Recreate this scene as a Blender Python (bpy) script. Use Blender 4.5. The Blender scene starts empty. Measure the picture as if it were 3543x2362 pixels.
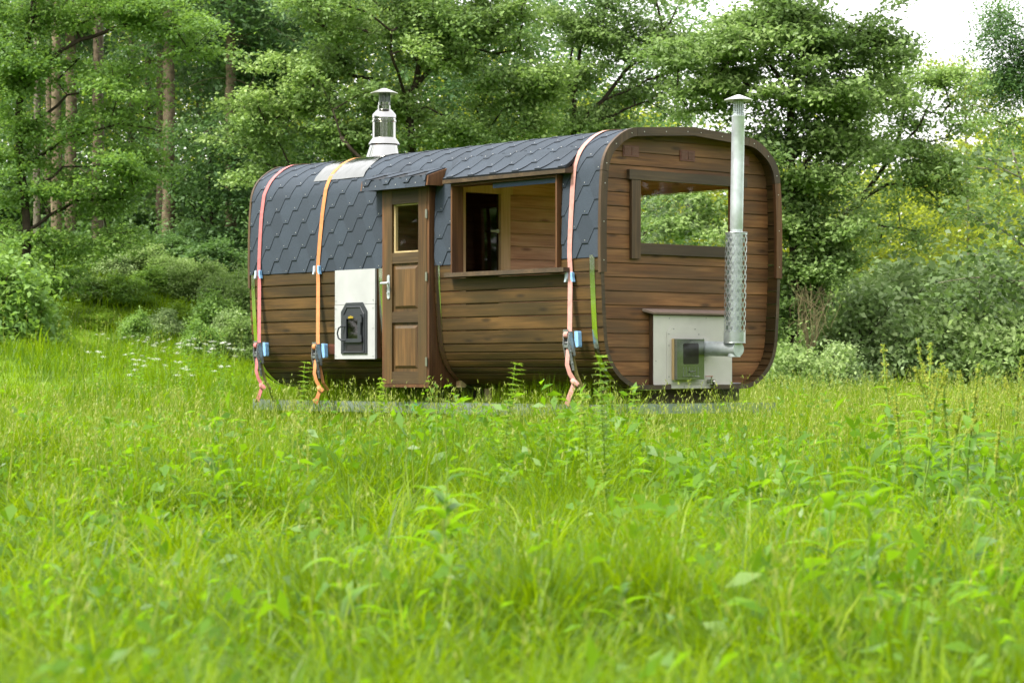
import bpy, math, random
import numpy as np
from mathutils import Vector, Matrix

# ------------------------------------------------------------------ camera, sky, sun, exposure
S = bpy.context.scene
COL = S.collection
F_PX, CX, HY, EYE = 8400.0, 1771.5, 1285.0, 1.0       # focal length / principal column / horizon row of the photo
cam = bpy.data.cameras.new("camera")
cam_o = bpy.data.objects.new("camera", cam)
COL.objects.link(cam_o)
cam_o.location = (0, 0, EYE)
cam_o.rotation_euler = (math.radians(90), 0, 0)
cam.sensor_width = 36.0
cam.lens = F_PX / 3543 * 36
cam.shift_y = (HY - 1181) / 3543
cam.clip_start, cam.clip_end = 0.2, 2000
cam.dof.use_dof = True
cam.dof.focus_distance = 23.5
cam.dof.aperture_fstop = 5.0
S.camera = cam_o

SUN_AZ = Vector((-0.85, -0.42)).normalized()
SUN_EL = math.radians(54)
sun_dir = Vector((SUN_AZ.x * math.cos(SUN_EL), SUN_AZ.y * math.cos(SUN_EL), math.sin(SUN_EL)))
world = bpy.data.worlds.new("World")
S.world = world
world.use_nodes = True
wn, wl = world.node_tree.nodes, world.node_tree.links
wn.clear()
sky = wn.new("ShaderNodeTexSky")
sky.sky_type = 'NISHITA'
sky.sun_disc = False
sky.sun_elevation = SUN_EL
sky.sun_rotation = math.atan2(SUN_AZ.x, SUN_AZ.y)
sky.air_density, sky.dust_density, sky.ozone_density = 1.0, 4.0, 1.0
veil = wn.new("ShaderNodeMixRGB")                      # thin bright cloud veil
veil.inputs[0].default_value = 0.72
veil.inputs[2].default_value = (7.6, 7.35, 7.2, 1)
bg = wn.new("ShaderNodeBackground")
bg.inputs[1].default_value = 0.13
wo = wn.new("ShaderNodeOutputWorld")
wl.new(sky.outputs[0], veil.inputs[1])
wl.new(veil.outputs[0], bg.inputs[0])
wl.new(bg.outputs[0], wo.inputs[0])
sun = bpy.data.lights.new("sun", 'SUN')
sun.energy = 2.6
sun.angle = math.radians(14)
sun.color = (1.0, 0.95, 0.86)
sun_o = bpy.data.objects.new("sun", sun)
sun_o.rotation_euler = sun_dir.to_track_quat('Z', 'Y').to_euler()
sun_o.location = (0, 20, 40)
COL.objects.link(sun_o)
S.view_settings.view_transform = 'Standard'
S.view_settings.look = 'None'
S.view_settings.exposure = 1.65
S.view_settings.gamma = 1
cy = S.cycles
cy.max_bounces, cy.diffuse_bounces, cy.glossy_bounces = 8, 4, 3
cy.transmission_bounces, cy.transparent_max_bounces = 4, 10
cy.sample_clamp_indirect = 6
cy.caustics_reflective = cy.caustics_refractive = False
cy.use_denoising = True
cy.denoiser = 'OPENIMAGEDENOISE'
cy.denoising_input_passes = 'RGB_ALBEDO_NORMAL'
cy.denoising_prefilter = 'ACCURATE'

rng = np.random.default_rng(11)
random.seed(5)


def P(px, py, d):
    return Vector(((px - CX) / F_PX * d, d, EYE + (HY - py) / F_PX * d))


# ------------------------------------------------------------------ helpers
def tag(o, label=None, cat=None, group=None, kind=None):
    if label: o['label'] = label
    if cat: o['category'] = cat
    if group: o['group'] = group
    if kind: o['kind'] = kind
    return o


def empty(name, loc=(0, 0, 0), rz=0.0, **k):
    o = bpy.data.objects.new(name, None)
    o.empty_display_size = 0.2
    o.location = loc
    o.rotation_euler = (0, 0, rz)
    COL.objects.link(o)
    return tag(o, **k)


class MB:
    """collects shapes and links them as ONE mesh object"""
    def __init__(s):
        s.v, s.f, s.m, s.b, s.sm = [], [], [], [], []

    def poly(s, pts, mi=0, brd=0.0, smooth=False):
        n = len(s.v)
        s.v += [tuple(p) for p in pts]
        s.f.append(tuple(range(n, n + len(pts))))
        s.m.append(mi); s.b.append(brd); s.sm.append(smooth)

    def grid(s, rows, mi=0, brd=0.0, smooth=False, closed=False):
        n = len(s.v); w = len(rows[0])
        for r in rows: s.v += [tuple(p) for p in r]
        for i in range(len(rows) - 1):
            for j in range(w if closed else w - 1):
                k = (j + 1) % w
                s.f.append((n + i * w + j, n + i * w + k, n + (i + 1) * w + k, n + (i + 1) * w + j))
                s.m.append(mi); s.b.append(brd); s.sm.append(smooth)

    def box(s, a, b, mi=0, brd=0.0):
        x0, y0, z0 = a; x1, y1, z1 = b
        c = [(x0, y0, z0), (x1, y0, z0), (x1, y1, z0), (x0, y1, z0), (x0, y0, z1), (x1, y0, z1), (x1, y1, z1), (x0, y1, z1)]
        s.hexa(c, mi, brd)

    def hexa(s, c, mi=0, brd=0.0):
        n = len(s.v); s.v += [tuple(p) for p in c]
        for q in ((0, 3, 2, 1), (4, 5, 6, 7), (0, 1, 5, 4), (1, 2, 6, 5), (2, 3, 7, 6), (3, 0, 4, 7)):
            s.f.append(tuple(n + i for i in q)); s.m.append(mi); s.b.append(brd); s.sm.append(False)

    def prism(s, pts, off, mi=0, brd=0.0):
        """polygon pts extruded by vector off"""
        n = len(pts); off = Vector(off)
        q = [Vector(p) + off for p in pts]
        s.poly(pts[::-1], mi, brd); s.poly(q, mi, brd)
        for i in range(n):
            j = (i + 1) % n
            s.poly([pts[i], pts[j], q[j], q[i]], mi, brd)

    def tube(s, pts, radii, n=8, mi=0, brd=0.0, cap=True):
        pts = [Vector(p) for p in pts]
        if not hasattr(radii, '__len__'): radii = [radii] * len(pts)
        up = None; rows = []
        for i, p in enumerate(pts):
            d = (pts[min(i + 1, len(pts) - 1)] - pts[max(i - 1, 0)]).normalized()
            if up is None:
                up = Vector((0, 0, 1)) if abs(d.z) < 0.9 else Vector((1, 0, 0))
            a = d.cross(up)
            a = a.normalized() if a.length > 1e-6 else d.orthogonal().normalized()
            b = a.cross(d).normalized(); up = b
            rows.append([p + (a * math.cos(t) + b * math.sin(t)) * radii[i] for t in [2 * math.pi * k / n for k in range(n)]])
        s.grid(rows, mi, brd, True, True)
        if cap:
            s.poly(rows[0][::-1], mi, brd); s.poly(rows[-1], mi, brd)

    def lathe(s, prof, c, n=24, mi=0, brd=0.0, smooth=True):
        c = Vector(c)
        rows = [[c + Vector((r * math.cos(2 * math.pi * k / n), r * math.sin(2 * math.pi * k / n), z)) for k in range(n)] for r, z in prof]
        s.grid(rows, mi, brd, smooth, True)

    def ribbon(s, pts, wdir, w, th, mi=0):
        """flat webbing: wdir one vector or one per point"""
        pts = [Vector(p) for p in pts]
        ws = [Vector(wdir)] * len(pts) if not isinstance(wdir, list) else [Vector(q) for q in wdir]
        rows = []
        for i, p in enumerate(pts):
            d = (pts[min(i + 1, len(pts) - 1)] - pts[max(i - 1, 0)]).normalized()
            u = ws[i].normalized(); u = (u - d * u.dot(d)).normalized()
            nrm = d.cross(u).normalized()
            rows.append([p - u * w / 2 - nrm * th / 2, p + u * w / 2 - nrm * th / 2, p + u * w / 2 + nrm * th / 2, p - u * w / 2 + nrm * th / 2])
        s.grid(rows, mi, 0, False, True)
        s.poly(rows[0][::-1], mi); s.poly(rows[-1], mi)

    def build(s, name, mats, parent=None, fix=True, **k):
        me = bpy.data.meshes.new(name)
        me.from_pydata(s.v, [], s.f)
        for m in (mats if isinstance(mats, (list, tuple)) else [mats]): me.materials.append(m)
        me.polygons.foreach_set('material_index', s.m)
        me.polygons.foreach_set('use_smooth', s.sm)
        at = me.attributes.new('brd', 'FLOAT', 'FACE')
        at.data.foreach_set('value', s.b)
        if fix:
            import bmesh
            bm = bmesh.new(); bm.from_mesh(me)
            bmesh.ops.recalc_face_normals(bm, faces=bm.faces[:])
            bm.to_mesh(me); bm.free()
        if any(s.sm): me.set_sharp_from_angle(angle=math.radians(38))
        me.update()
        o = bpy.data.objects.new(name, me)
        COL.objects.link(o)
        if parent: o.parent = parent
        return tag(o, **k)


def np_mesh(name, V, faces, rnd, mats, midx=None):
    """V (n,3); faces list of (k,m) int arrays; rnd per vertex"""
    me = bpy.data.meshes.new(name)
    V = np.asarray(V, np.float32)
    me.vertices.add(len(V)); me.vertices.foreach_set('co', V.ravel())
    loops = np.concatenate([f.ravel() for f in faces]).astype(np.int32)
    tot = np.concatenate([np.full(len(f), f.shape[1], np.int32) for f in faces])
    start = np.concatenate([[0], np.cumsum(tot)[:-1]]).astype(np.int32)
    me.loops.add(len(loops)); me.loops.foreach_set('vertex_index', loops)
    me.polygons.add(len(tot)); me.polygons.foreach_set('loop_start', start)
    for m in (mats if isinstance(mats, (list, tuple)) else [mats]): me.materials.append(m)
    if midx is not None: me.polygons.foreach_set('material_index', midx.astype(np.int32))
    at = me.attributes.new('rnd', 'FLOAT', 'POINT')
    at.data.foreach_set('value', np.asarray(rnd, np.float32))
    me.update(); me.validate()
    return me


def obj(name, me, parent=None, loc=(0, 0, 0), **k):
    o = bpy.data.objects.new(name, me)
    COL.objects.link(o)
    o.location = loc
    if parent: o.parent = parent
    return tag(o, **k)


def copy_tree(o, parent=None):
    c = o.copy(); COL.objects.link(c)
    if parent: c.parent = parent
    for ch in list(o.children): copy_tree(ch, c)
    return c


# ------------------------------------------------------------------ materials
def new_mat(name):
    m = bpy.data.materials.new(name); m.use_nodes = True
    nt = m.node_tree; nt.nodes.clear()
    out = nt.nodes.new('ShaderNodeOutputMaterial')
    return m, nt, nt.nodes, nt.links, out


def ramp(N, stops):
    r = N.new('ShaderNodeValToRGB'); e = r.color_ramp.elements
    while len(e) < len(stops): e.new(0.5)
    for el, (p, c) in zip(e, stops): el.position = p; el.color = (*c, 1)
    return r


def plain(name, col, rough=0.6, metal=0.0, spec=0.5, noise=0.12, scale=30, bump=0.0, vary=0.0):
    col = tuple(c * 0.78 for c in col)
    m, nt, N, Lk, out = new_mat(name)
    b = N.new('ShaderNodeBsdfPrincipled')
    tc = N.new('ShaderNodeTexCoord'); nz = N.new('ShaderNodeTexNoise')
    nz.inputs['Scale'].default_value = scale; nz.inputs['Detail'].default_value = 6
    Lk.new(tc.outputs['Object'], nz.inputs['Vector'])
    r = ramp(N, [(0.3, tuple(c * (1 - noise) for c in col)), (0.7, tuple(min(1, c * (1 + noise)) for c in col))])
    Lk.new(nz.outputs['Fac'], r.inputs[0])
    if vary:                               # tone shifts from piece to piece
        at = N.new('ShaderNodeAttribute'); at.attribute_name = 'brd'
        mr = N.new('ShaderNodeMapRange'); mr.inputs[3].default_value = 1 - vary; mr.inputs[4].default_value = 1 + vary
        vm = N.new('ShaderNodeVectorMath'); vm.operation = 'SCALE'
        Lk.new(at.outputs['Fac'], mr.inputs[0]); Lk.new(r.outputs[0], vm.inputs[0]); Lk.new(mr.outputs[0], vm.inputs['Scale'])
        Lk.new(vm.outputs[0], b.inputs['Base Color'])
    else: Lk.new(r.outputs[0], b.inputs['Base Color'])
    b.inputs['Roughness'].default_value = rough; b.inputs['Metallic'].default_value = metal
    b.inputs['Specular IOR Level'].default_value = spec
    if bump:
        bp = N.new('ShaderNodeBump'); bp.inputs['Strength'].default_value = bump; bp.inputs['Distance'].default_value = 0.01
        Lk.new(nz.outputs['Fac'], bp.inputs['Height']); Lk.new(bp.outputs[0], b.inputs['Normal'])
    Lk.new(b.outputs[0], out.inputs[0])
    return m


def wood(name, axis, dark, mid, light, rough=0.55, knots=True, olive=None):
    """stained pine: grain runs along the given local axis, tone shifts per board (face attribute brd)"""
    m, nt, N, Lk, out = new_mat(name)
    b = N.new('ShaderNodeBsdfPrincipled')
    tc = N.new('ShaderNodeTexCoord'); at = N.new('ShaderNodeAttribute'); at.attribute_name = 'brd'
    mul = N.new('ShaderNodeVectorMath'); mul.operation = 'MULTIPLY'; mul.inputs[1].default_value = (17.3, 9.1, 23.7)
    Lk.new(at.outputs['Vector'], mul.inputs[0])
    comb = N.new('ShaderNodeCombineXYZ')
    for i in range(3): Lk.new(at.outputs['Fac'], comb.inputs[i])
    Lk.new(comb.outputs[0], mul.inputs[0])
    add = N.new('ShaderNodeVectorMath'); add.operation = 'ADD'
    Lk.new(tc.outputs['Object'], add.inputs[0]); Lk.new(mul.outputs[0], add.inputs[1])

    def mapped(along, across):
        mp = N.new('ShaderNodeMapping')
        sc = [across] * 3; sc['xyz'.index(axis)] = along
        mp.inputs['Scale'].default_value = sc
        Lk.new(add.outputs[0], mp.inputs['Vector']); return mp
    g1 = N.new('ShaderNodeTexNoise'); g1.inputs['Scale'].default_value = 1; g1.inputs['Detail'].default_value = 8; g1.inputs['Distortion'].default_value = 0.6
    Lk.new(mapped(1.6, 42).outputs[0], g1.inputs['Vector'])
    g2 = N.new('ShaderNodeTexNoise'); g2.inputs['Scale'].default_value = 1; g2.inputs['Detail'].default_value = 4
    Lk.new(mapped(1.1, 7).outputs[0], g2.inputs['Vector'])
    mix = N.new('ShaderNodeMath'); mix.operation = 'MULTIPLY_ADD'; mix.inputs[1].default_value = 0.5
    Lk.new(g1.outputs['Fac'], mix.inputs[0])
    h2 = N.new('ShaderNodeMath'); h2.operation = 'MULTIPLY'; h2.inputs[1].default_value = 0.6
    Lk.new(g2.outputs['Fac'], h2.inputs[0]); Lk.new(h2.outputs[0], mix.inputs[2])
    sh = N.new('ShaderNodeMath'); sh.operation = 'MULTIPLY_ADD'; sh.inputs[1].default_value = 0.11
    Lk.new(at.outputs['Fac'], sh.inputs[0]); Lk.new(mix.outputs[0], sh.inputs[2])
    r = ramp(N, [(0.40, dark), (0.60, mid), (0.82, light)])
    Lk.new(sh.outputs[0], r.inputs[0])
    colour = r.outputs[0]
    if olive:
        g3 = N.new('ShaderNodeTexNoise'); g3.inputs['Scale'].default_value = 1; g3.inputs['Detail'].default_value = 3
        Lk.new(mapped(1.0, 3.5).outputs[0], g3.inputs['Vector'])
        fr = N.new('ShaderNodeMapRange'); fr.inputs[1].default_value = 0.42; fr.inputs[2].default_value = 0.66
        Lk.new(g3.outputs['Fac'], fr.inputs[0])
        mx = N.new('ShaderNodeMixRGB'); mx.inputs[2].default_value = (*olive, 1)
        sc = N.new('ShaderNodeMath'); sc.operation = 'MULTIPLY'; sc.inputs[1].default_value = 0.7
        Lk.new(fr.outputs[0], sc.inputs[0]); Lk.new(sc.outputs[0], mx.inputs[0])
        Lk.new(colour, mx.inputs[1]); colour = mx.outputs[0]
    if knots:
        vo = N.new('ShaderNodeTexVoronoi'); vo.inputs['Scale'].default_value = 1
        Lk.new(mapped(2.1, 7.5).outputs[0], vo.inputs['Vector'])
        kr = N.new('ShaderNodeMapRange'); kr.inputs[1].default_value = 0.07; kr.inputs[2].default_value = 0.20
        kr.inputs[3].default_value = 0.75; kr.inputs[4].default_value = 0.0
        Lk.new(vo.outputs['Distance'], kr.inputs[0])
        mk = N.new('ShaderNodeMixRGB'); mk.inputs[2].default_value = (*[c * 0.55 for c in dark], 1)
        Lk.new(kr.outputs[0], mk.inputs[0]); Lk.new(colour, mk.inputs[1]); colour = mk.outputs[0]
    Lk.new(colour, b.inputs['Base Color'])
    b.inputs['Roughness'].default_value = rough; b.inputs['Specular IOR Level'].default_value = 0.35
    bp = N.new('ShaderNodeBump'); bp.inputs['Strength'].default_value = 0.25; bp.inputs['Distance'].default_value = 0.004
    Lk.new(g1.outputs['Fac'], bp.inputs['Height']); Lk.new(bp.outputs[0], b.inputs['Normal'])
    Lk.new(b.outputs[0], out.inputs[0])
    return m


def leaf_mat(name, c0, c1, c2, tcol, tfac=0.4, rough=0.5, spec=0.3):
    m, nt, N, Lk, out = new_mat(name)
    at = N.new('ShaderNodeAttribute'); at.attribute_name = 'rnd'
    r = ramp(N, [(0.05, c0), (0.5, c1), (0.95, c2)])
    Lk.new(at.outputs['Fac'], r.inputs[0])
    b = N.new('ShaderNodeBsdfPrincipled'); b.inputs['Roughness'].default_value = rough
    b.inputs['Specular IOR Level'].default_value = spec
    Lk.new(r.outputs[0], b.inputs['Base Color'])
    t = N.new('ShaderNodeBsdfTranslucent')
    tm = N.new('ShaderNodeMixRGB'); tm.blend_type = 'MIX'; tm.inputs[0].default_value = 0.6; tm.inputs[2].default_value = (*tcol, 1)
    Lk.new(r.outputs[0], tm.inputs[1]); Lk.new(tm.outputs[0], t.inputs['Color'])
    mx = N.new('ShaderNodeMixShader'); mx.inputs[0].default_value = tfac
    Lk.new(b.outputs[0], mx.inputs[1]); Lk.new(t.outputs[0], mx.inputs[2])
    Lk.new(mx.outputs[0], out.inputs[0])
    return m


def glass_mat(name, tint=(1, 1, 1), refl=0.5):
    m, nt, N, Lk, out = new_mat(name)
    t = N.new('ShaderNodeBsdfTransparent'); t.inputs[0].default_value = (*tint, 1)
    g = N.new('ShaderNodeBsdfGlossy'); g.inputs['Roughness'].default_value = 0.02
    lw = N.new('ShaderNodeLayerWeight'); lw.inputs[0].default_value = 0.5
    pw = N.new('ShaderNodeMath'); pw.operation = 'POWER'; pw.inputs[1].default_value = 4.0
    mu = N.new('ShaderNodeMath'); mu.operation = 'MULTIPLY_ADD'; mu.inputs[1].default_value = 0.6; mu.inputs[2].default_value = 0.07 * refl
    Lk.new(lw.outputs['Facing'], pw.inputs[0]); Lk.new(pw.outputs[0], mu.inputs[0])
    mx = N.new('ShaderNodeMixShader')
    Lk.new(mu.outputs[0], mx.inputs[0]); Lk.new(t.outputs[0], mx.inputs[1]); Lk.new(g.outputs[0], mx.inputs[2])
    Lk.new(mx.outputs[0], out.inputs[0])
    return m


BR_D, BR_M, BR_L = (0.030, 0.016, 0.008), (0.098, 0.048, 0.020), (0.23, 0.125, 0.052)
M = {
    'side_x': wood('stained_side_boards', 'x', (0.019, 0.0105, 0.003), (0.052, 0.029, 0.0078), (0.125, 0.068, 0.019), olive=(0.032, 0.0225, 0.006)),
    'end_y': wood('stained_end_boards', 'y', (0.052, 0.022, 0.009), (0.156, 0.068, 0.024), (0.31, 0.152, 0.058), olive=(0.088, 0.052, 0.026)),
    'trim_y': wood('stained_trim_across', 'y', (0.034, 0.022, 0.012), (0.062, 0.041, 0.022), (0.116, 0.078, 0.042), knots=False, olive=(0.045, 0.035, 0.025)),
    'trim_z': wood('stained_trim_upright', 'z', (0.029, 0.018, 0.010), (0.058, 0.035, 0.018), (0.122, 0.074, 0.035), knots=False, olive=(0.041, 0.031, 0.020)),
    'red_z': wood('reddish_upright_board', 'z', (0.038, 0.016, 0.007), (0.085, 0.037, 0.014), (0.150, 0.071, 0.027), knots=False),
    'door_z': wood('stained_door_wood', 'z', (0.030, 0.016, 0.005), (0.088, 0.045, 0.014), (0.18, 0.095, 0.030), knots=False, olive=(0.046, 0.034, 0.013)),
    'door_x': wood('stained_door_rail_wood', 'x', (0.024, 0.014, 0.006), (0.054, 0.034, 0.014), (0.116, 0.074, 0.030), knots=False),
    'pine_y': wood('bare_pine_boards', 'y', (0.27, 0.13, 0.07), (0.50, 0.29, 0.17), (0.68, 0.46, 0.29), rough=0.6),
    'pine_x': wood('bare_pine_boards_long', 'x', (0.240, 0.108, 0.048), (0.432, 0.240, 0.114), (0.624, 0.396, 0.216), rough=0.6),
    'pine_z': wood('bare_pine_post', 'z', (0.383, 0.255, 0.116), (0.531, 0.394, 0.203), (0.659, 0.510, 0.297), rough=0.6, knots=False),
    'shingle': plain('slate_grey_bitumen_shingle', (0.037, 0.052, 0.071), 0.75, spec=0.3, noise=0.30, scale=160, bump=0.3, vary=0.15),
    'shingle_edge': plain('shingle_dark_underlay', (0.012, 0.015, 0.019), 0.9),
    'nail': plain('bright_nail_head', (0.75, 0.75, 0.70), 0.35, 0.6),
    'steel': plain('polished_stainless_steel', (0.48, 0.48, 0.46), 0.10, 1.0, noise=0.04, scale=6),
    'flashing': plain('wavy_steel_flashing', (0.36, 0.37, 0.34), 0.09, 1.0, noise=0.1, scale=9, bump=0.6),
    'steel_band': plain('stainless_band_steel', (1.22, 1.24, 1.12), 0.12, 1.0, noise=0.03, scale=8),
    'brushed': plain('brushed_stainless_steel', (0.50, 0.51, 0.46), 0.34, 0.85, noise=0.06, scale=40),
    'galv': plain('galvanised_sheet_steel', (0.66, 0.73, 0.76), 0.46, 0.55, noise=0.14, scale=14),
    'galv_rail': plain('weathered_galvanised_rail', (0.36, 0.43, 0.40), 0.45, 0.7, noise=0.2, scale=10),
    'galv_dark': plain('punched_galvanised_sheet', (0.50, 0.55, 0.56), 0.36, 0.8, noise=0.14, scale=14),
    'white': plain('white_fibre_cement_board', (0.45, 0.47, 0.47), 0.6, noise=0.09, scale=4),
    'cream': plain('off_white_painted_board', (0.66, 0.65, 0.59), 0.6, noise=0.05, scale=6),
    'anthracite': plain('anthracite_cast_iron', (0.038, 0.044, 0.052), 0.5, 0.2, noise=0.1, scale=60),
    'black': plain('soot_and_hole_shade_black', (0.008, 0.008, 0.008), 0.8),
    'brass': plain('brass_yellow_badge', (0.62, 0.45, 0.06), 0.4, 0.6),
    'rust': plain('red_brown_vent_plastic', (0.17, 0.060, 0.040), 0.55),
    'band_red': plain('faded_red_webbing', (0.52, 0.17, 0.17), 0.85, noise=0.18, scale=22),
    'band_pink': plain('sun_bleached_pink_webbing', (0.58, 0.29, 0.25), 0.85, noise=0.16, scale=22),
    'band_orange': plain('orange_webbing', (0.62, 0.25, 0.09), 0.85, noise=0.15, scale=22),
    'band_olive': plain('olive_webbing', (0.28, 0.24, 0.08), 0.85, noise=0.2, scale=22),
    'plastic_blue': plain('light_blue_edge_protector', (0.27, 0.52, 0.85), 0.45),
    'plastic_pale': plain('pale_blue_edge_protector', (0.62, 0.75, 0.88), 0.45),
    'zinc': plain('worn_zinc_ratchet_steel', (0.30, 0.33, 0.32), 0.45, 0.7, noise=0.25, scale=50),
    'rubber': plain('black_rubber', (0.02, 0.02, 0.02), 0.8),
    'valve_red': plain('red_valve_lever', (0.42, 0.06, 0.04), 0.5),
    'green_label': plain('green_white_sticker', (0.10, 0.42, 0.22), 0.6),
    'blue_film': plain('dark_blue_blind_film', (0.02, 0.05, 0.13), 0.5),
    'glass': glass_mat('clear_window_glass', (0.93, 0.95, 0.92)),
    'glass_dark': glass_mat('dark_room_tinted_glass', (0.10, 0.09, 0.07), 0.6),  # darkness of the room behind is put into the glass tint
    'glass_smoke': glass_mat('sooty_stove_glass', (0.30, 0.30, 0.24), 0.9),
    'bark_spruce': plain('brown_spruce_bark', (0.18, 0.142, 0.094), 0.9, spec=0.1, noise=0.45, scale=9, bump=0.8),
    'bark': plain('dark_branch_bark', (0.050, 0.040, 0.028), 0.9, spec=0.1, noise=0.4, scale=9, bump=0.6),
    'bark_grey': plain('grey_lichen_bark', (0.24, 0.22, 0.17), 0.9, spec=0.1, noise=0.5, scale=8, bump=0.7),
    'twig': plain('pale_twig_bark', (0.20, 0.17, 0.09), 0.9, spec=0.1, noise=0.3, scale=9),
    'leaf_maple': leaf_mat('maple_leaves', (0.098, 0.180, 0.058), (0.223, 0.341, 0.108), (0.412, 0.548, 0.168), (0.23, 0.36, 0.05)),
    'leaf_cool': leaf_mat('cool_green_leaves', (0.091, 0.156, 0.055), (0.200, 0.300, 0.094), (0.332, 0.439, 0.152), (0.20, 0.34, 0.06)),
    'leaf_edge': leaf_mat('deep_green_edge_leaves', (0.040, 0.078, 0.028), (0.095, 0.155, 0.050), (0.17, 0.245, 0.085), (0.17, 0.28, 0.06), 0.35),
    'leaf_beech': leaf_mat('beech_leaves', (0.056, 0.129, 0.030), (0.151, 0.272, 0.063), (0.288, 0.441, 0.114), (0.25, 0.42, 0.04), 0.45),
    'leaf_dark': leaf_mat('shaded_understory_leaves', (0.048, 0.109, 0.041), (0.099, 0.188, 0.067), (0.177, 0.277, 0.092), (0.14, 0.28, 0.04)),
    'leaf_bush': leaf_mat('grey_green_bush_leaves', (0.124, 0.203, 0.082), (0.244, 0.352, 0.144), (0.407, 0.520, 0.217), (0.17, 0.27, 0.06)),
    'leaf_lime': leaf_mat('lime_bush_leaves', (0.077, 0.155, 0.013), (0.155, 0.279, 0.026), (0.249, 0.392, 0.041), (0.34, 0.50, 0.04), 0.5),
    'leaf_far': leaf_mat('sunlit_far_leaves', (0.043, 0.079, 0.015), (0.109, 0.159, 0.026), (0.188, 0.239, 0.038), (0.55, 0.62, 0.04), 0.6),
    'needle': leaf_mat('spruce_needles', (0.047, 0.113, 0.042), (0.098, 0.192, 0.070), (0.187, 0.281, 0.098), (0.10, 0.17, 0.04), 0.25),
    'grass': leaf_mat('meadow_grass_blades', (0.016, 0.058, 0.002), (0.088, 0.178, 0.002), (0.245, 0.335, 0.006), (0.34, 0.52, 0.002), 0.45, 0.40, 0.2),
    'grass_dry': leaf_mat('pale_grass_stems', (0.115, 0.176, 0.015), (0.191, 0.253, 0.031), (0.291, 0.313, 0.077), (0.42, 0.52, 0.06), 0.4),
    'weed': leaf_mat('dock_leaves', (0.043, 0.117, 0.003), (0.080, 0.190, 0.007), (0.135, 0.258, 0.012), (0.32, 0.60, 0.01), 0.45, 0.42, 0.35),
    'stem': plain('pale_green_stems', (0.24, 0.38, 0.06), 0.6, spec=0.2, noise=0.2, scale=20),
    'spike': leaf_mat('yellow_green_seed_spikes', (0.20, 0.28, 0.03), (0.30, 0.38, 0.04), (0.38, 0.36, 0.06), (0.42, 0.5, 0.06), 0.4),
    'petal': leaf_mat('white_flower_heads', (0.55, 0.58, 0.50), (0.66, 0.68, 0.62), (0.78, 0.78, 0.74), (0.6, 0.65, 0.5), 0.3),
}


# ------------------------------------------------------------------ ground
def sstep(a, b, x):
    t = np.clip((x - a) / (b - a), 0, 1); return t * t * (3 - 2 * t)


def ground_h(x, y):
    x = np.asarray(x, float); y = np.asarray(y, float)
    left = sstep(4, -8, x)
    h = (0.22 + 0.85 * left) * sstep(26, 47, y)
    h = h + 0.38 * sstep(-4.5, -10, x) * sstep(24, 46, y)
    h = h + sstep(0.5, -4.5, x) * 1.9 * sstep(46.5, 57, y) + 0.35 * sstep(48, 60, y)
    h = h + 0.03 * np.sin(x * 1.3 + 1) * np.sin(y * 0.9)
    return h


def make_ground():
    a = np.concatenate([np.linspace(-700, -60, 14), np.linspace(-50, 50, 101), np.linspace(60, 700, 14)])
    b = np.concatenate([np.linspace(-500, -30, 14), np.linspace(-20, 130, 151), np.linspace(140, 1500, 18)])
    X, Y = np.meshgrid(a, b)
    V = np.stack([X, Y, ground_h(X, Y)], -1).reshape(-1, 3)
    w = len(a); i = np.arange(len(b) - 1)[:, None] * w + np.arange(w - 1)[None]
    Fq = np.stack([i, i + 1, i + w + 1, i + w], -1).reshape(-1, 4)
    m, nt, N, Lk, out = new_mat('meadow_ground')
    bs = N.new('ShaderNodeBsdfPrincipled'); bs.inputs['Roughness'].default_value = 0.9; bs.inputs['Specular IOR Level'].default_value = 0.1
    tc = N.new('ShaderNodeTexCoord'); n1 = N.new('ShaderNodeTexNoise'); n1.inputs['Scale'].default_value = 1.7; n1.inputs['Detail'].default_value = 10
    Lk.new(tc.outputs['Object'], n1.inputs['Vector'])
    r = ramp(N, [(0.35, (0.050, 0.085, 0.010)), (0.6, (0.125, 0.215, 0.018)), (0.8, (0.19, 0.27, 0.035))])
    Lk.new(n1.outputs['Fac'], r.inputs[0]); Lk.new(r.outputs[0], bs.inputs['Base Color'])
    Lk.new(bs.outputs[0], out.inputs[0])
    obj('ground', np_mesh('ground', V, [Fq], np.zeros(len(V)), m), kind='structure')


make_ground()

# ------------------------------------------------------------------ the sauna wagon
CAB_A = math.atan2(-0.75740458, 0.65294586)
CAB_P = (0.79772619, 22.6, 0.0)
cabin = empty('sauna_wagon', CAB_P, CAB_A,
              label='brown wooden rounded sauna wagon with slate-grey shingle roof standing in the tall meadow grass', cat='sauna wagon')
LEN, YC, XE = 5.73, 1.26, -0.13
PROF = [(0, .83), (.65, .83), (.77, .838), (.87, .87), (.965, .925), (1.06, 1.01), (1.115, 1.09), (1.155, 1.175), (1.177, 1.28), (1.19, 1.41),
        (1.205, 1.62), (1.215, 1.81), (1.222, 1.95), (1.225, 2.2), (1.222, 2.45), (1.214, 2.7), (1.20, 2.86), (1.19, 2.94), (1.162, 3.02),
        (1.115, 3.098), (1.045, 3.163), (.967, 3.218), (.897, 3.255), (.825, 3.28), (.745, 3.292), (0, 3.342)]
PO = np.array([p[0] for p in PROF]); PZ = np.array([p[1] for p in PROF])
_arc = np.concatenate([[0], np.cumsum(np.hypot(np.diff(PO), np.diff(PZ)))])


def arc_at_z(z): return float(np.interp(z, PZ[1:], _arc[1:]))
def prof_at(s): return float(np.interp(s, _arc, PO)), float(np.interp(s, _arc, PZ))


def prof_n(s):
    a, b = prof_at(max(s - 0.03, 0)), prof_at(min(s + 0.03, _arc[-1]))
    d = Vector((b[0] - a[0], b[1] - a[1])).normalized()
    return d.y, -d.x                      # outward (offset, z)


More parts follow.
